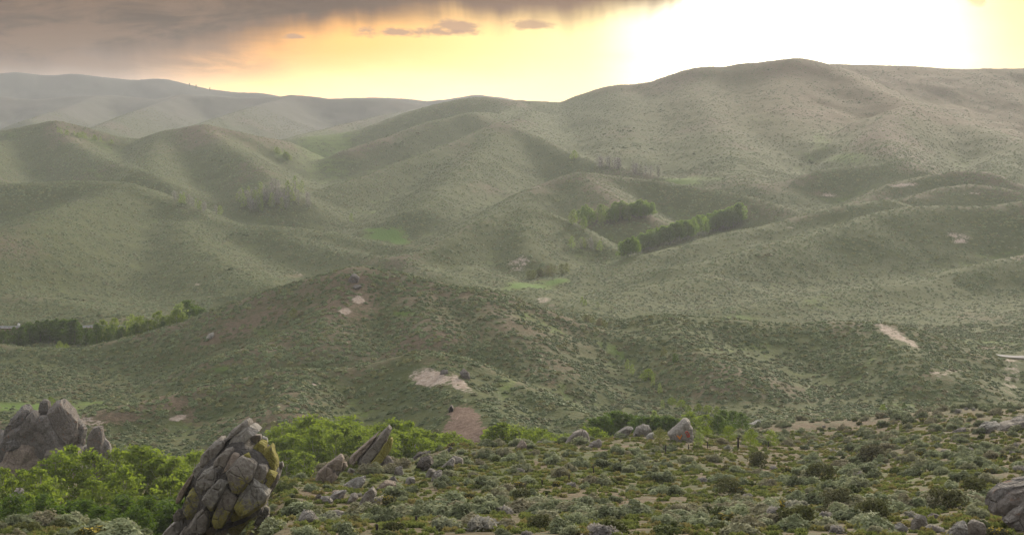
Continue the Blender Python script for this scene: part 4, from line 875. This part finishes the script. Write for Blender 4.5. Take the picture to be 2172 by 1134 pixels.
# ------------------------------------------------------------ fence posts, road, guardrail, mine opening
def build_posts():
    data = [(1190/3.2024+1040,530/3.2024+780,590/3.2024+780,.0,'leaning against the olive bush left of the painted boulder'),(893/3.2024+1040,625/3.2024+780,678/3.2024+780,-.2,'tilted left, midway between the cracked boulder and the olive bush'),
            (705/3.2024+1040,675/3.2024+780,730/3.2024+780,-.1,'in the bare ground below the cracked boulder'),(535/3.2024+1040,730/3.2024+780,775/3.2024+780,0,'second from the left on the bare brown slope'),(352/3.2024+1040,766/3.2024+780,792/3.2024+780,0,'short stub furthest left on the bare brown slope'),
            (38/3.2024+1400,528/3.2024+780,590/3.2024+780,0,'directly below the left corner of the painted boulder'),(193/3.2024+1400,525/3.2024+780,562/3.2024+780,0,'directly below the right part of the painted boulder'),
            (323/3.2024+1400,508/3.2024+780,548/3.2024+780,0,'short, between the painted boulder and the tall post'),(530/3.2024+1400,475/3.2024+780,552/3.2024+780,0,'tallest and thickest of the fence line'),(737/3.2024+1400,503/3.2024+780,534/3.2024+780,0,'last on the right, beside a bright green bush'),
            (578/3.2024+620,1075/3.2024+780,1134/3.2024+780,-.05,'at the bottom of the picture right of the great crag'),(852/3.2024+620,1018/3.2024+780,1068/3.2024+780,-.2,'leaning in the sagebrush below the boulder field')]
    for i, (u, vt, vb, lean, lab) in enumerate(data):
        x, y, z = hit(u, vb, 60); h = (vb-vt)/FPX*y+.12; r = .075 if i != 8 else .13
        n = 6; path = [(math.sin(lean)*h*k/n, .01*math.sin(k), -.3+(h+.3)*k/n) for k in range(n+1)]
        V, F, _ = tube(path, [r*(1+.12*math.sin(k*2.1+i)) for k in range(n+1)], 8)
        V = np.vstack([V, [[path[-1][0], 0, h+r*.25]]]); o8 = n*8; F = [tuple(f) for f in F]; me = bpy.data.meshes.new('fence_post')
        me.from_pydata([tuple(v) for v in V], [], F+[(o8+j, o8+(j+1) % 8, len(V)-1) for j in range(8)]); me.materials.append(M['post'])
        tag(link('fence_post', me, loc=(x, y, z)), 'dark weathered fence post, '+lab, 'fence post', 'posts of the old fence line')
def ribbon(name, pts, w, mat, lift):
    p = np.array(pts); d = np.gradient(p, axis=0); nrm = unit(np.stack([-d[:, 1], d[:, 0], 0*d[:, 0]], 1))
    cols = []
    for k in (-1, -.5, 0, .5, 1):
        q = p+nrm*w*.5*k; q[:, 2] = p[:, 2]+lift-.05*abs(k); cols.append(q)
    V = np.stack(cols, 1).reshape(-1, 3); n = len(p)
    F = [(i*5+j, i*5+j+1, (i+1)*5+j+1, (i+1)*5+j) for i in range(n-1) for j in range(4)]
    return mesh_grid(name, V, np.array(F), mat)
def build_road():
    def line(us, y0, y1, v0, v1):
        out = []
        for k, u in enumerate(us):
            t = k/(len(us)-1); y = y0+(y1-y0)*t; v = v0+(v1-v0)*t; q = P(u, v, y); out.append(q)
        return out
    # left stretch stands on a low embankment with a guardrail
    Lp = line(np.linspace(-260, 275, 32), 598, 590, 694.5, 693); Rp = line(np.linspace(2010, 2420, 30), 515, 525, 742, 748)
    for p in (Lp, Rp):
        z = np.array([float(ground(q[0], q[1])) for q in p]); zr = np.array([q[2] for q in p])
        for q in p: q[2] = max(q[2], float(max(ground(q[0]+dx, q[1]+dy) for dx in (-4, 0, 4) for dy in (-4, 0, 4)))+.15)
    zz = [float(ground(q[0], q[1])) for q in Rp]
    for i, q in enumerate(Rp): q[2] = max(zz[max(0, i-2):i+3])+.35
    for p, nm in ((Lp, 'left'), (Rp, 'right')):
        me = ribbon('road', p, 5.6, M['asphalt'], 0); tag(link('road', me), kind='structure')
        p = np.array(p); A = p+[0, -3.6, -.2]; B = A+[0, -5, -3.2]; C2 = p+[0, 3.6, -.2]; D = C2+[0, 5, -3.2]
        for k, (a, b) in enumerate(((A, B), (C2, D))):
            V = np.vstack([a, b]); n = len(a); F = [(i, i+1, n+i+1, n+i) for i in range(n-1)]
            me = mesh_grid('road_bank', V, np.array(F), M['ground']); fattr(me, 'bare', np.full(len(V), 1.0)); tag(link('road_bank', me), kind='structure')
    p = np.array(Lp); rail = tag(empty('guardrail', tuple(p[0]+[0, -3.3, 0])), 'long galvanised guardrail on the valley road above the dark thicket', 'guardrail')
    V = []; 
    for q in p: V += [q+[0, -3.3, .45], q+[0, -3.38, .60], q+[0, -3.3, .68], q+[0, -3.38, .76], q+[0, -3.3, .92]]
    n = len(p); F = [(i*5+j, (i+1)*5+j, (i+1)*5+j+1, i*5+j+1) for i in range(n-1) for j in range(4)]
    link('rail', mesh_grid('rail', np.array(V)-np.array(rail.location), np.array(F), M['steel']), rail)
    V, F, _ = tube([(0, 0, -.5), (0, 0, .95)], [.12, .12], 4); pm = mesh_grid('rail_post', V, F, M['wood'])
    for k in range(0, n-1):
        for t in (0, .5):
            q = p[k]*(1-t)+p[k+1]*t
            if -20 < q[0]/q[1]*FPX+CX < 430: link('rail_post', pm, rail, tuple(q+[0, -3.2, 0]-np.array(rail.location)))
    u = hit(40, 690, 400); q = P(40, 688.5, 594); g = q.copy(); g[2] -= .8
    e = tag(empty('delineator', tuple(g)), 'small pale roadside marker at the end of the guardrail by the thicket', 'road marker')
    V, F, _ = tube([(0, 0, -1.2), (0, 0, .4)], [.12, .12], 6); link('post', mesh_grid('post', V, F, M['wood']), e)
    V, F, _ = tube([(0, 0, .35), (0, 0, .5), (0, 0, 1.25), (0, 0, 1.4)], [.1, .5, .5, .1], 8); link('marker_plate', mesh_grid('marker_plate', V*np.array([1, .15, 1]), F, M['white']), e)
build_posts(); build_road()
def build_mine():
    # opening: dark rock-lined mouth with a timber, and the heap tipped in front of it
    x, y, z = hit(957, 872, 200)
    e = tag(empty('mine_opening', (x, y, z)), 'small dark mine mouth in the hillside above the brown tailings heap', 'mine opening')
    rng = np.random.default_rng(5); V = []; n = 10
    for k, d in enumerate((-.6, 1.2, 3.)):
        for j in range(n):
            t = math.pi*j/(n-1); V.append(((.9+.1*k)*math.cos(t)*(1+.15*rng.normal())*.75, d, math.sin(t)*1.9*(1+.1*rng.normal())-.3))
    F = [(k*n+j, k*n+j+1, (k+1)*n+j+1, (k+1)*n+j) for k in range(2) for j in range(n-1)]
    e.scale = (.75, .75, .7); V = np.array(V); V[:, 1] -= .2; link('rock_lining', mesh_grid('rock_lining', V, np.array(F), M['rock_dark']), e); fattr(e.children[0].data, 'lichen', np.zeros(len(V)))
    W = np.array([(-.72, -.75, -.3), (.72, -.75, -.3), (.5, -.75, .9), (.1, -.75, 1.7), (-.35, -.75, 1.2)]); W2 = W+[0, .5, 0]
    me = bpy.data.meshes.new('dark_mouth'); me.from_pydata([tuple(v) for v in np.vstack([W, W2])], [], [(0, 1, 2, 3, 4), (9, 8, 7, 6, 5)]+[(i, (i+1) % 5, 5+(i+1) % 5, 5+i) for i in range(5)])
    me.materials.append(M['mouth_shade']); link('dark_mouth', me, e)  # near-black plate in the opening, standing for the shade inside
    # tailings heap: fan-shaped cone with furrows
    a = hit(972, 871, 200); nA, nR = 48, 22; V = []
    for i in range(nR+1):
        for j in range(nA):
            t = 2*math.pi*j/nA; r = i/nR*(9.2+1.2*math.sin(3*t+1)+.6*math.sin(7*t)); xx = a[0]+r*math.cos(t)*.62+r*.10; yy = a[1]-5+r*math.sin(t)*1.3-4*(i/nR)
            top = a[2]-.4 - (i/nR)**1.1*6.3 + .18*math.sin(t*19)*(i/nR)*(1-i/nR)*2
            g = float(ground(xx, yy)); V.append((xx, yy, max(top, g-.25) if i < nR else g-.4))
    F = [(i*nA+j, i*nA+(j+1) % nA, (i+1)*nA+(j+1) % nA, (i+1)*nA+j) for i in range(nR) for j in range(nA)]
    V = np.array(V); b = np.array([a[0], a[1], V[:, 2].min()]); o = link('tailings_heap', mesh_grid('tailings_heap', V-b, np.array(F), M['tailings'])); o.location = b
    tag(o, 'fan shaped heap of reddish brown mine waste below the dark opening', 'tailings heap')
M['mouth_shade'] = plain('mine_darkness', (.012, .010, .009), 1., .1)
def tail_mat():
    m, N = new_mat('tailings'); pos = N.n('ShaderNodeNewGeometry').outputs['Position']
    n = N.noise(pos, .5, 5., .6); n2 = N.noise(N.vs(pos, (1, .3, .3)), 1.6, 4., .6)
    surf(N, N.mix(N.mr(n2, .3, .7), N.mix(N.mr(n, .35, .65), (.20, .12, .09), (.27, .175, .135)), (.31, .22, .175)), .95, n2, .5, .2); return m
M['tailings'] = tail_mat(); build_mine()

# ------------------------------------------------------------ sagebrush
NAMES = {'sage': ('sagebrush', 'sagebrush'), 'green': ('green_shrub', 'shrub'), 'olive': ('bitterbrush', 'shrub'), 'yellow': ('flowering_shrub', 'shrub'), 'dead': ('dry_brush', 'brush')}
ADJ = {'sage': 'grey green sagebrush mound', 'green': 'low bright green shrub', 'olive': 'dark olive shrub', 'yellow': 'shrub with yellow flowers', 'dead': 'dry grey twiggy bush'}
def place_name(u, v):
    if u < 350: return 'on the bottom left strip'
    if u < 640: return 'around the foot of the great crag'
    if u < 820: return 'on the stony slope under the leaning slab' if v < 1090 else 'below right of the crag'
    if u < 1050: return 'right of the boulder field'
    if u < 1300: return 'below the cracked boulder'
    if u < 1550: return 'below the painted boulder'
    if u < 1800: return 'right of the tall fence post'
    return 'around the bottom right boulders'
def put_shrub(kind, x, y, s):
    me = random.choice(SH[kind]); z = float(ground(x, y)); u = CX+x/y*FPX; v = CY+FPX*math.tan(math.atan(-z/y)-PITCH)
    w = place_name(u, v) + (', bottom edge' if v > 1105 else ', lower part' if v > 1060 else ', upper part'); nm, cat = NAMES[kind]
    o = tag(link(nm, me, loc=(x, y, z-.04)), ('large ' if s > 1.05 else 'little ' if s < .72 else '')+ADJ[kind]+' '+w, cat, ('large ' if s > 1.05 else 'little ' if s < .72 else '')+nm.replace('_', ' ')+' '+w)
    o.rotation_euler.z = random.random()*6.28; o.scale = (s*random.uniform(.85, 1.3), s*random.uniform(.85, 1.3), s*random.uniform(.8, 1.1)); return o
def density(x, y):
    """how much of the ground carries sage: clumped, thin on bare soil, scars and meadows"""
    n = fbm(x/26, y/34, 4, 51)*np.where(y < 300, 1.1, .45) + fbm(x/7, y/7, 2, 61)*.8 + np.where(y < 300, .38, .62)
    b = bil(BARE, x, y); l = bil(LUSH, x, y); p = bil(PALE, x, y); r = bil(RUST, x, y)
    n = n - .3*np.clip((y-1250)/300, 0, 1)*np.clip((x-80)/300, 0, 1)
    return np.clip(n, .06, 1)*np.clip(1-b*.85, .08, 1)*np.clip(1.1-l*1.25, .0, 1)*np.clip(1.1-p*1.7, .03, 1)*np.clip(1-r*2.5, 0, 1)
def on_road(x, y): return ((np.abs(y-594) < 8) & (x < -95)) | ((np.abs(y-520) < 8) & (x > 140))
def scatter(n, y0, y1, rng, smax=.40):
    t = rng.random(n*3); y = np.sqrt(y0*y0+(y1*y1-y0*y0)*t); x = (rng.random(n*3)*2-1)*smax*y
    k = (rng.random(n*3) < density(x, y)) & ~on_road(x, y); return x[k][:n], y[k][:n]
def near_shrubs():
    rng = np.random.default_rng(3); placed = []
    def free(x, y, d): return all((x-a)**2+(y-b)**2 > (d+e)**2 for a, b, e in placed)
    # recognisable single shrubs first
    for (u, v, k, s) in [(1610,992,'olive',1.15),(1740,1018,'olive',1.25),(1850,980,'olive',1.35),(1545,1050,'olive',1.0),(1105,1062,'olive',.75),(1780,1085,'olive',1.1),(2065,1050,'olive',.9),(1690,1120,'olive',1.0),(1850,1105,'olive',.9),(1570,1050,'yellow',1.2),(830,1070,'yellow',1.4),(1670,1005,'yellow',1.1),(700,1010,'green',1.4),(640,1010,'green',1.8),(610,1040,'green',1.6),(660,985,'green',1.4),(625,1080,'green',1.3),(720,985,'green',.9),(600,1000,'green',1.5),(1290,1100,'green',1.0),(950,1000,'green',1.1),(1640,1100,'dead',1.2),(1700,985,'dead',.9),(1545,955,'dead',1.1),(2010,1080,'olive',1.1)]:
        q = hit(u, v, 60)
        if q: put_shrub(k, q[0], q[1], s); placed.append((q[0], q[1], .6*s))
    n = 0; tries = 0
    rocks = [o for o in bpy.data.objects if o.name.split('.')[0] in ('boulder', 'great_crag', 'layered_rock', 'leaning_slab', 'split_boulder')]
    RK = [(o.location.x, o.location.y, 4.6 if 'crag' in o.name else 1.2) for o in rocks]
    while n < 274 and tries < 20000:
        tries += 1; y = 77+40*rng.random(); x = (rng.random()*2-1)*.325*y
        if rng.random() > density(np.array([x]), np.array([y]))[0]: continue
        s = .5+1.0*rng.random()**1.3
        if x/y*FPX+CX > 330 and not free(x, y, .6*s): continue
        if x/y*FPX+CX < 320 and y > 108: continue
        if any((x-a)**2+(y-b)**2 < r*r for a, b, r in RK): continue
        k = rng.choice(['sage', 'green', 'dead', 'yellow', 'olive'], p=[.74, .12, .08, .04, .02])
        put_shrub(str(k), x, y, s*(.7 if k == 'olive' else 1)); placed.append((x, y, .6*s)); n += 1
    return max(b for a, b, e in placed)
near_shrubs()
def instancer(name, meshes, x, y, z, s, rng, tone=False):
    """one object: points in the mesh, a shrub on each point"""
    me = bpy.data.meshes.new(name); me.vertices.add(len(x)); me.vertices.foreach_set('co', np.stack([x, y, z], 1).astype(np.float32).ravel())
    fattr(me, 'size', s); c = rng.random(len(x))*6.28; e = 1.5+.002*y       # stand square to the slope
    nx = -(ground(x+e, y)-ground(x-e, y))/(2*e); ny = -(ground(x, y+e)-ground(x, y-e))/(2*e); nl = np.sqrt(nx*nx+ny*ny+1); nx, ny, nz = nx/nl, ny/nl, 1/nl
    px, py = np.cos(c)*nx+np.sin(c)*ny, -np.sin(c)*nx+np.cos(c)*ny
    a = me.attributes.new('turn', 'FLOAT_VECTOR', 'POINT'); a.data.foreach_set('vector', np.stack([-np.arcsin(py), np.arctan2(px, nz), c], 1).astype(np.float32).ravel())
    a = me.attributes.new('which', 'INT', 'POINT'); 
    w = rng.integers(0, len(meshes), len(x)); hf = len(meshes)//2
    if tone: pl = np.clip(.5 + .38*bil(CONV, x, y) + .55*fbm(x/55, y/75, 3, 91) - .6*np.clip((y-1150)/350, 0, 1)*np.clip((x-40)/300, 0, 1), .06, .94); w = np.where(rng.random(len(x)) < pl, w % hf, hf + w % hf)  # paler mounds on crests, darker in hollows: relief shading put into the colour
    a.data.foreach_set('value', w.astype(np.int32))
    ng = bpy.data.node_groups.new(name, 'GeometryNodeTree'); ng.interface.new_socket('Geometry', in_out='INPUT', socket_type='NodeSocketGeometry'); ng.interface.new_socket('Geometry', in_out='OUTPUT', socket_type='NodeSocketGeometry')
    nd = ng.nodes; gi = nd.new('NodeGroupInput'); go = nd.new('NodeGroupOutput'); join = nd.new('GeometryNodeGeometryToInstance')
    for mm in reversed(meshes):
        oi = nd.new('GeometryNodeObjectInfo'); oi.inputs['Object'].default_value = mm; oi.inputs['As Instance'].default_value = True; oi.transform_space = 'ORIGINAL'
        ng.links.new(oi.outputs['Geometry'], join.inputs[0])
    ip = nd.new('GeometryNodeInstanceOnPoints'); ng.links.new(gi.outputs[0], ip.inputs['Points'])
    nd.remove(join); join = nd.new('GeometryNodeJoinGeometry')
    for q in [q for q in nd if q.bl_idname == 'GeometryNodeObjectInfo']: ng.links.new(q.outputs['Geometry'], join.inputs[0])
    ng.links.new(join.outputs[0], ip.inputs['Instance']); ip.inputs['Pick Instance'].default_value = True
    def at(nm, ty):
        q = nd.new('GeometryNodeInputNamedAttribute'); q.data_type = ty; q.inputs['Name'].default_value = nm; return q.outputs['Attribute']
    ng.links.new(at('which', 'INT'), ip.inputs['Instance Index']); ng.links.new(at('turn', 'FLOAT_VECTOR'), ip.inputs['Rotation'])
    ng.links.new(at('size', 'FLOAT'), ip.inputs['Scale']); ng.links.new(ip.outputs[0], go.inputs[0])
    o = link(name, me); md = o.modifiers.new('scatter', 'NODES'); md.node_group = ng; tag(o, kind='stuff'); return o
def proto(meshes, nm, spots):
    out = []
    WH = ['left of the earth scar', 'on the knoll crest left of the scar', 'above the middle tree clump', 'on the right flat above the brow', 'just left of the earth scar', 'in the draw right of the knoll', 'on the dark left hillside', 'above the front hill top', 'on the right bench', 'on the far right bench']
    for me, (u, v) in zip(meshes, spots):
        q = hit(u, v, 120); x, y, z = q
        o = tag(link(nm, me, loc=(x, y, z)), 'tiny distant sagebrush mound '+WH[len(out)+(6 if v < 700 else 0)], 'sagebrush', 'sagebrush beyond the foreground slope'); out.append(o)
    return out
def far_shrubs():
    rng = np.random.default_rng(11)
    firsts = lambda pre: [next(o for o in bpy.data.objects if o.type == 'MESH' and o.data == me) for me in SH[pre] if any(o.data == me for o in bpy.data.objects if o.type == 'MESH')]
    # foreground slope behind the nearest individuals
    x, y = scatter(2900, 104, 300, rng); k = ~((x/y*FPX+CX < 420) & (y > 106)); x, y = x[k], y[k]
    rk = [(o.location.x, o.location.y) for o in bpy.data.objects if o.parent is None and (o.name.startswith('boulder') or o.name.startswith('split_') or o.name.startswith('leaning_') or o.name.startswith('painted') or o.name.startswith('cracked'))]
    keep = np.ones(len(x), bool)
    for a, b in rk: keep &= ~((np.abs(x-a) < 1.5) & (y < b+.8) & (y > b-4.5))
    x, y = x[keep], y[keep]
    kind = rng.random(len(x)); sel = kind < .80
    instancer('sagebrush_cover', firsts('sage'), x[sel], y[sel], ground(x[sel], y[sel])-.04, .5+.95*rng.random(sel.sum())**1.3, rng)
    for a, b, nm, pre in ((.80, .89, 'green_shrub_cover', 'green'), (.89, .95, 'dry_brush_cover', 'dead'), (.95, .98, 'flowering_shrub_cover', 'yellow')):
        q = (kind >= a) & (kind < b)
        instancer(nm, firsts(pre), x[q], y[q], ground(x[q], y[q])-.04, .45+.6*rng.random(q.sum()), rng)
    mid = proto(SH['sage_mid'], 'sagebrush', [(480,835),(640,820),(1500,830),(1700,850),(800,800),(1350,820)])
    far = proto(SH['sage_far'], 'sagebrush', [(300,560),(600,530),(1700,560),(1900,620)])
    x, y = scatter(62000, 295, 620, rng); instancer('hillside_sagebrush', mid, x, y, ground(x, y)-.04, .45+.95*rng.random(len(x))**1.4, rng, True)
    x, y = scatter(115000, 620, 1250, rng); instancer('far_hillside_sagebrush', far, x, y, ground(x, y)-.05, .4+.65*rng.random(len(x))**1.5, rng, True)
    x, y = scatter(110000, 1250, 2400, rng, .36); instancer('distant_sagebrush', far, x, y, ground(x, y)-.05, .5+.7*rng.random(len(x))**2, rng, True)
    # dark thickets scattered high on the slopes
    cx, cy = scatter(70, 600, 2300, rng, .36); k = rng.integers(0, 70, 420); sp = .006*cy[k]
    x = cx[k]+rng.normal(size=420)*sp*1.3; y = cy[k]+rng.normal(size=420)*sp*.8
    instancer('dark_thickets', mid[3:], x, y, ground(x, y)-.05, 1.3+1.6*rng.random(len(x))**2, rng)
    # grass tufts and yellow green herbs in the open ground
    x = (rng.random(13000)*2-1)*.34; y = 78+165*rng.random(13000)**.8; x = x*y
    tf = [put_shrub('green', *hit(1480, 1090, 60)[:2], .5)]
    tf[0].name = 'grass_tuft'; tf[0].data = SH['tuft'][0]; tf[0]['label'] = 'small tuft of green grass in the open ground below the painted boulder'; tf[0]['category'] = 'grass tuft'; tf[0]['group'] = 'grass tufts'
    instancer('grass_and_herbs', tf, x, y, ground(x, y)-.02, .4+1.1*rng.random(len(x)), rng)
far_shrubs()
# ------------------------------------------------------------ evening haze in the valley
def build_haze():
    x0, x1, y0, y1, z0, z1 = -2320, 2320, -45, 4280, float(ZZ.min())-6, float(ZZ.max())+12
    V = [(x, y, z) for x in (x0, x1) for y in (y0, y1) for z in (z0, z1)]
    F = [(0,1,3,2),(4,6,7,5),(0,4,5,1),(2,3,7,6),(0,2,6,4),(1,5,7,3)]
    m, N = new_mat('haze_air')
    v = N.n('ShaderNodeVolumePrincipled', ins={'Color': (.91, .95, 1.0), 'Density': .000085, 'Anisotropy': .22})
    o = N.n('ShaderNodeOutputMaterial'); N.nt.links.new(v.outputs[0], o.inputs['Volume'])
    me = mesh_grid('haze', np.array(V, float), np.array(F), m, False)
    tag(link('haze', me), kind='stuff')
build_haze()
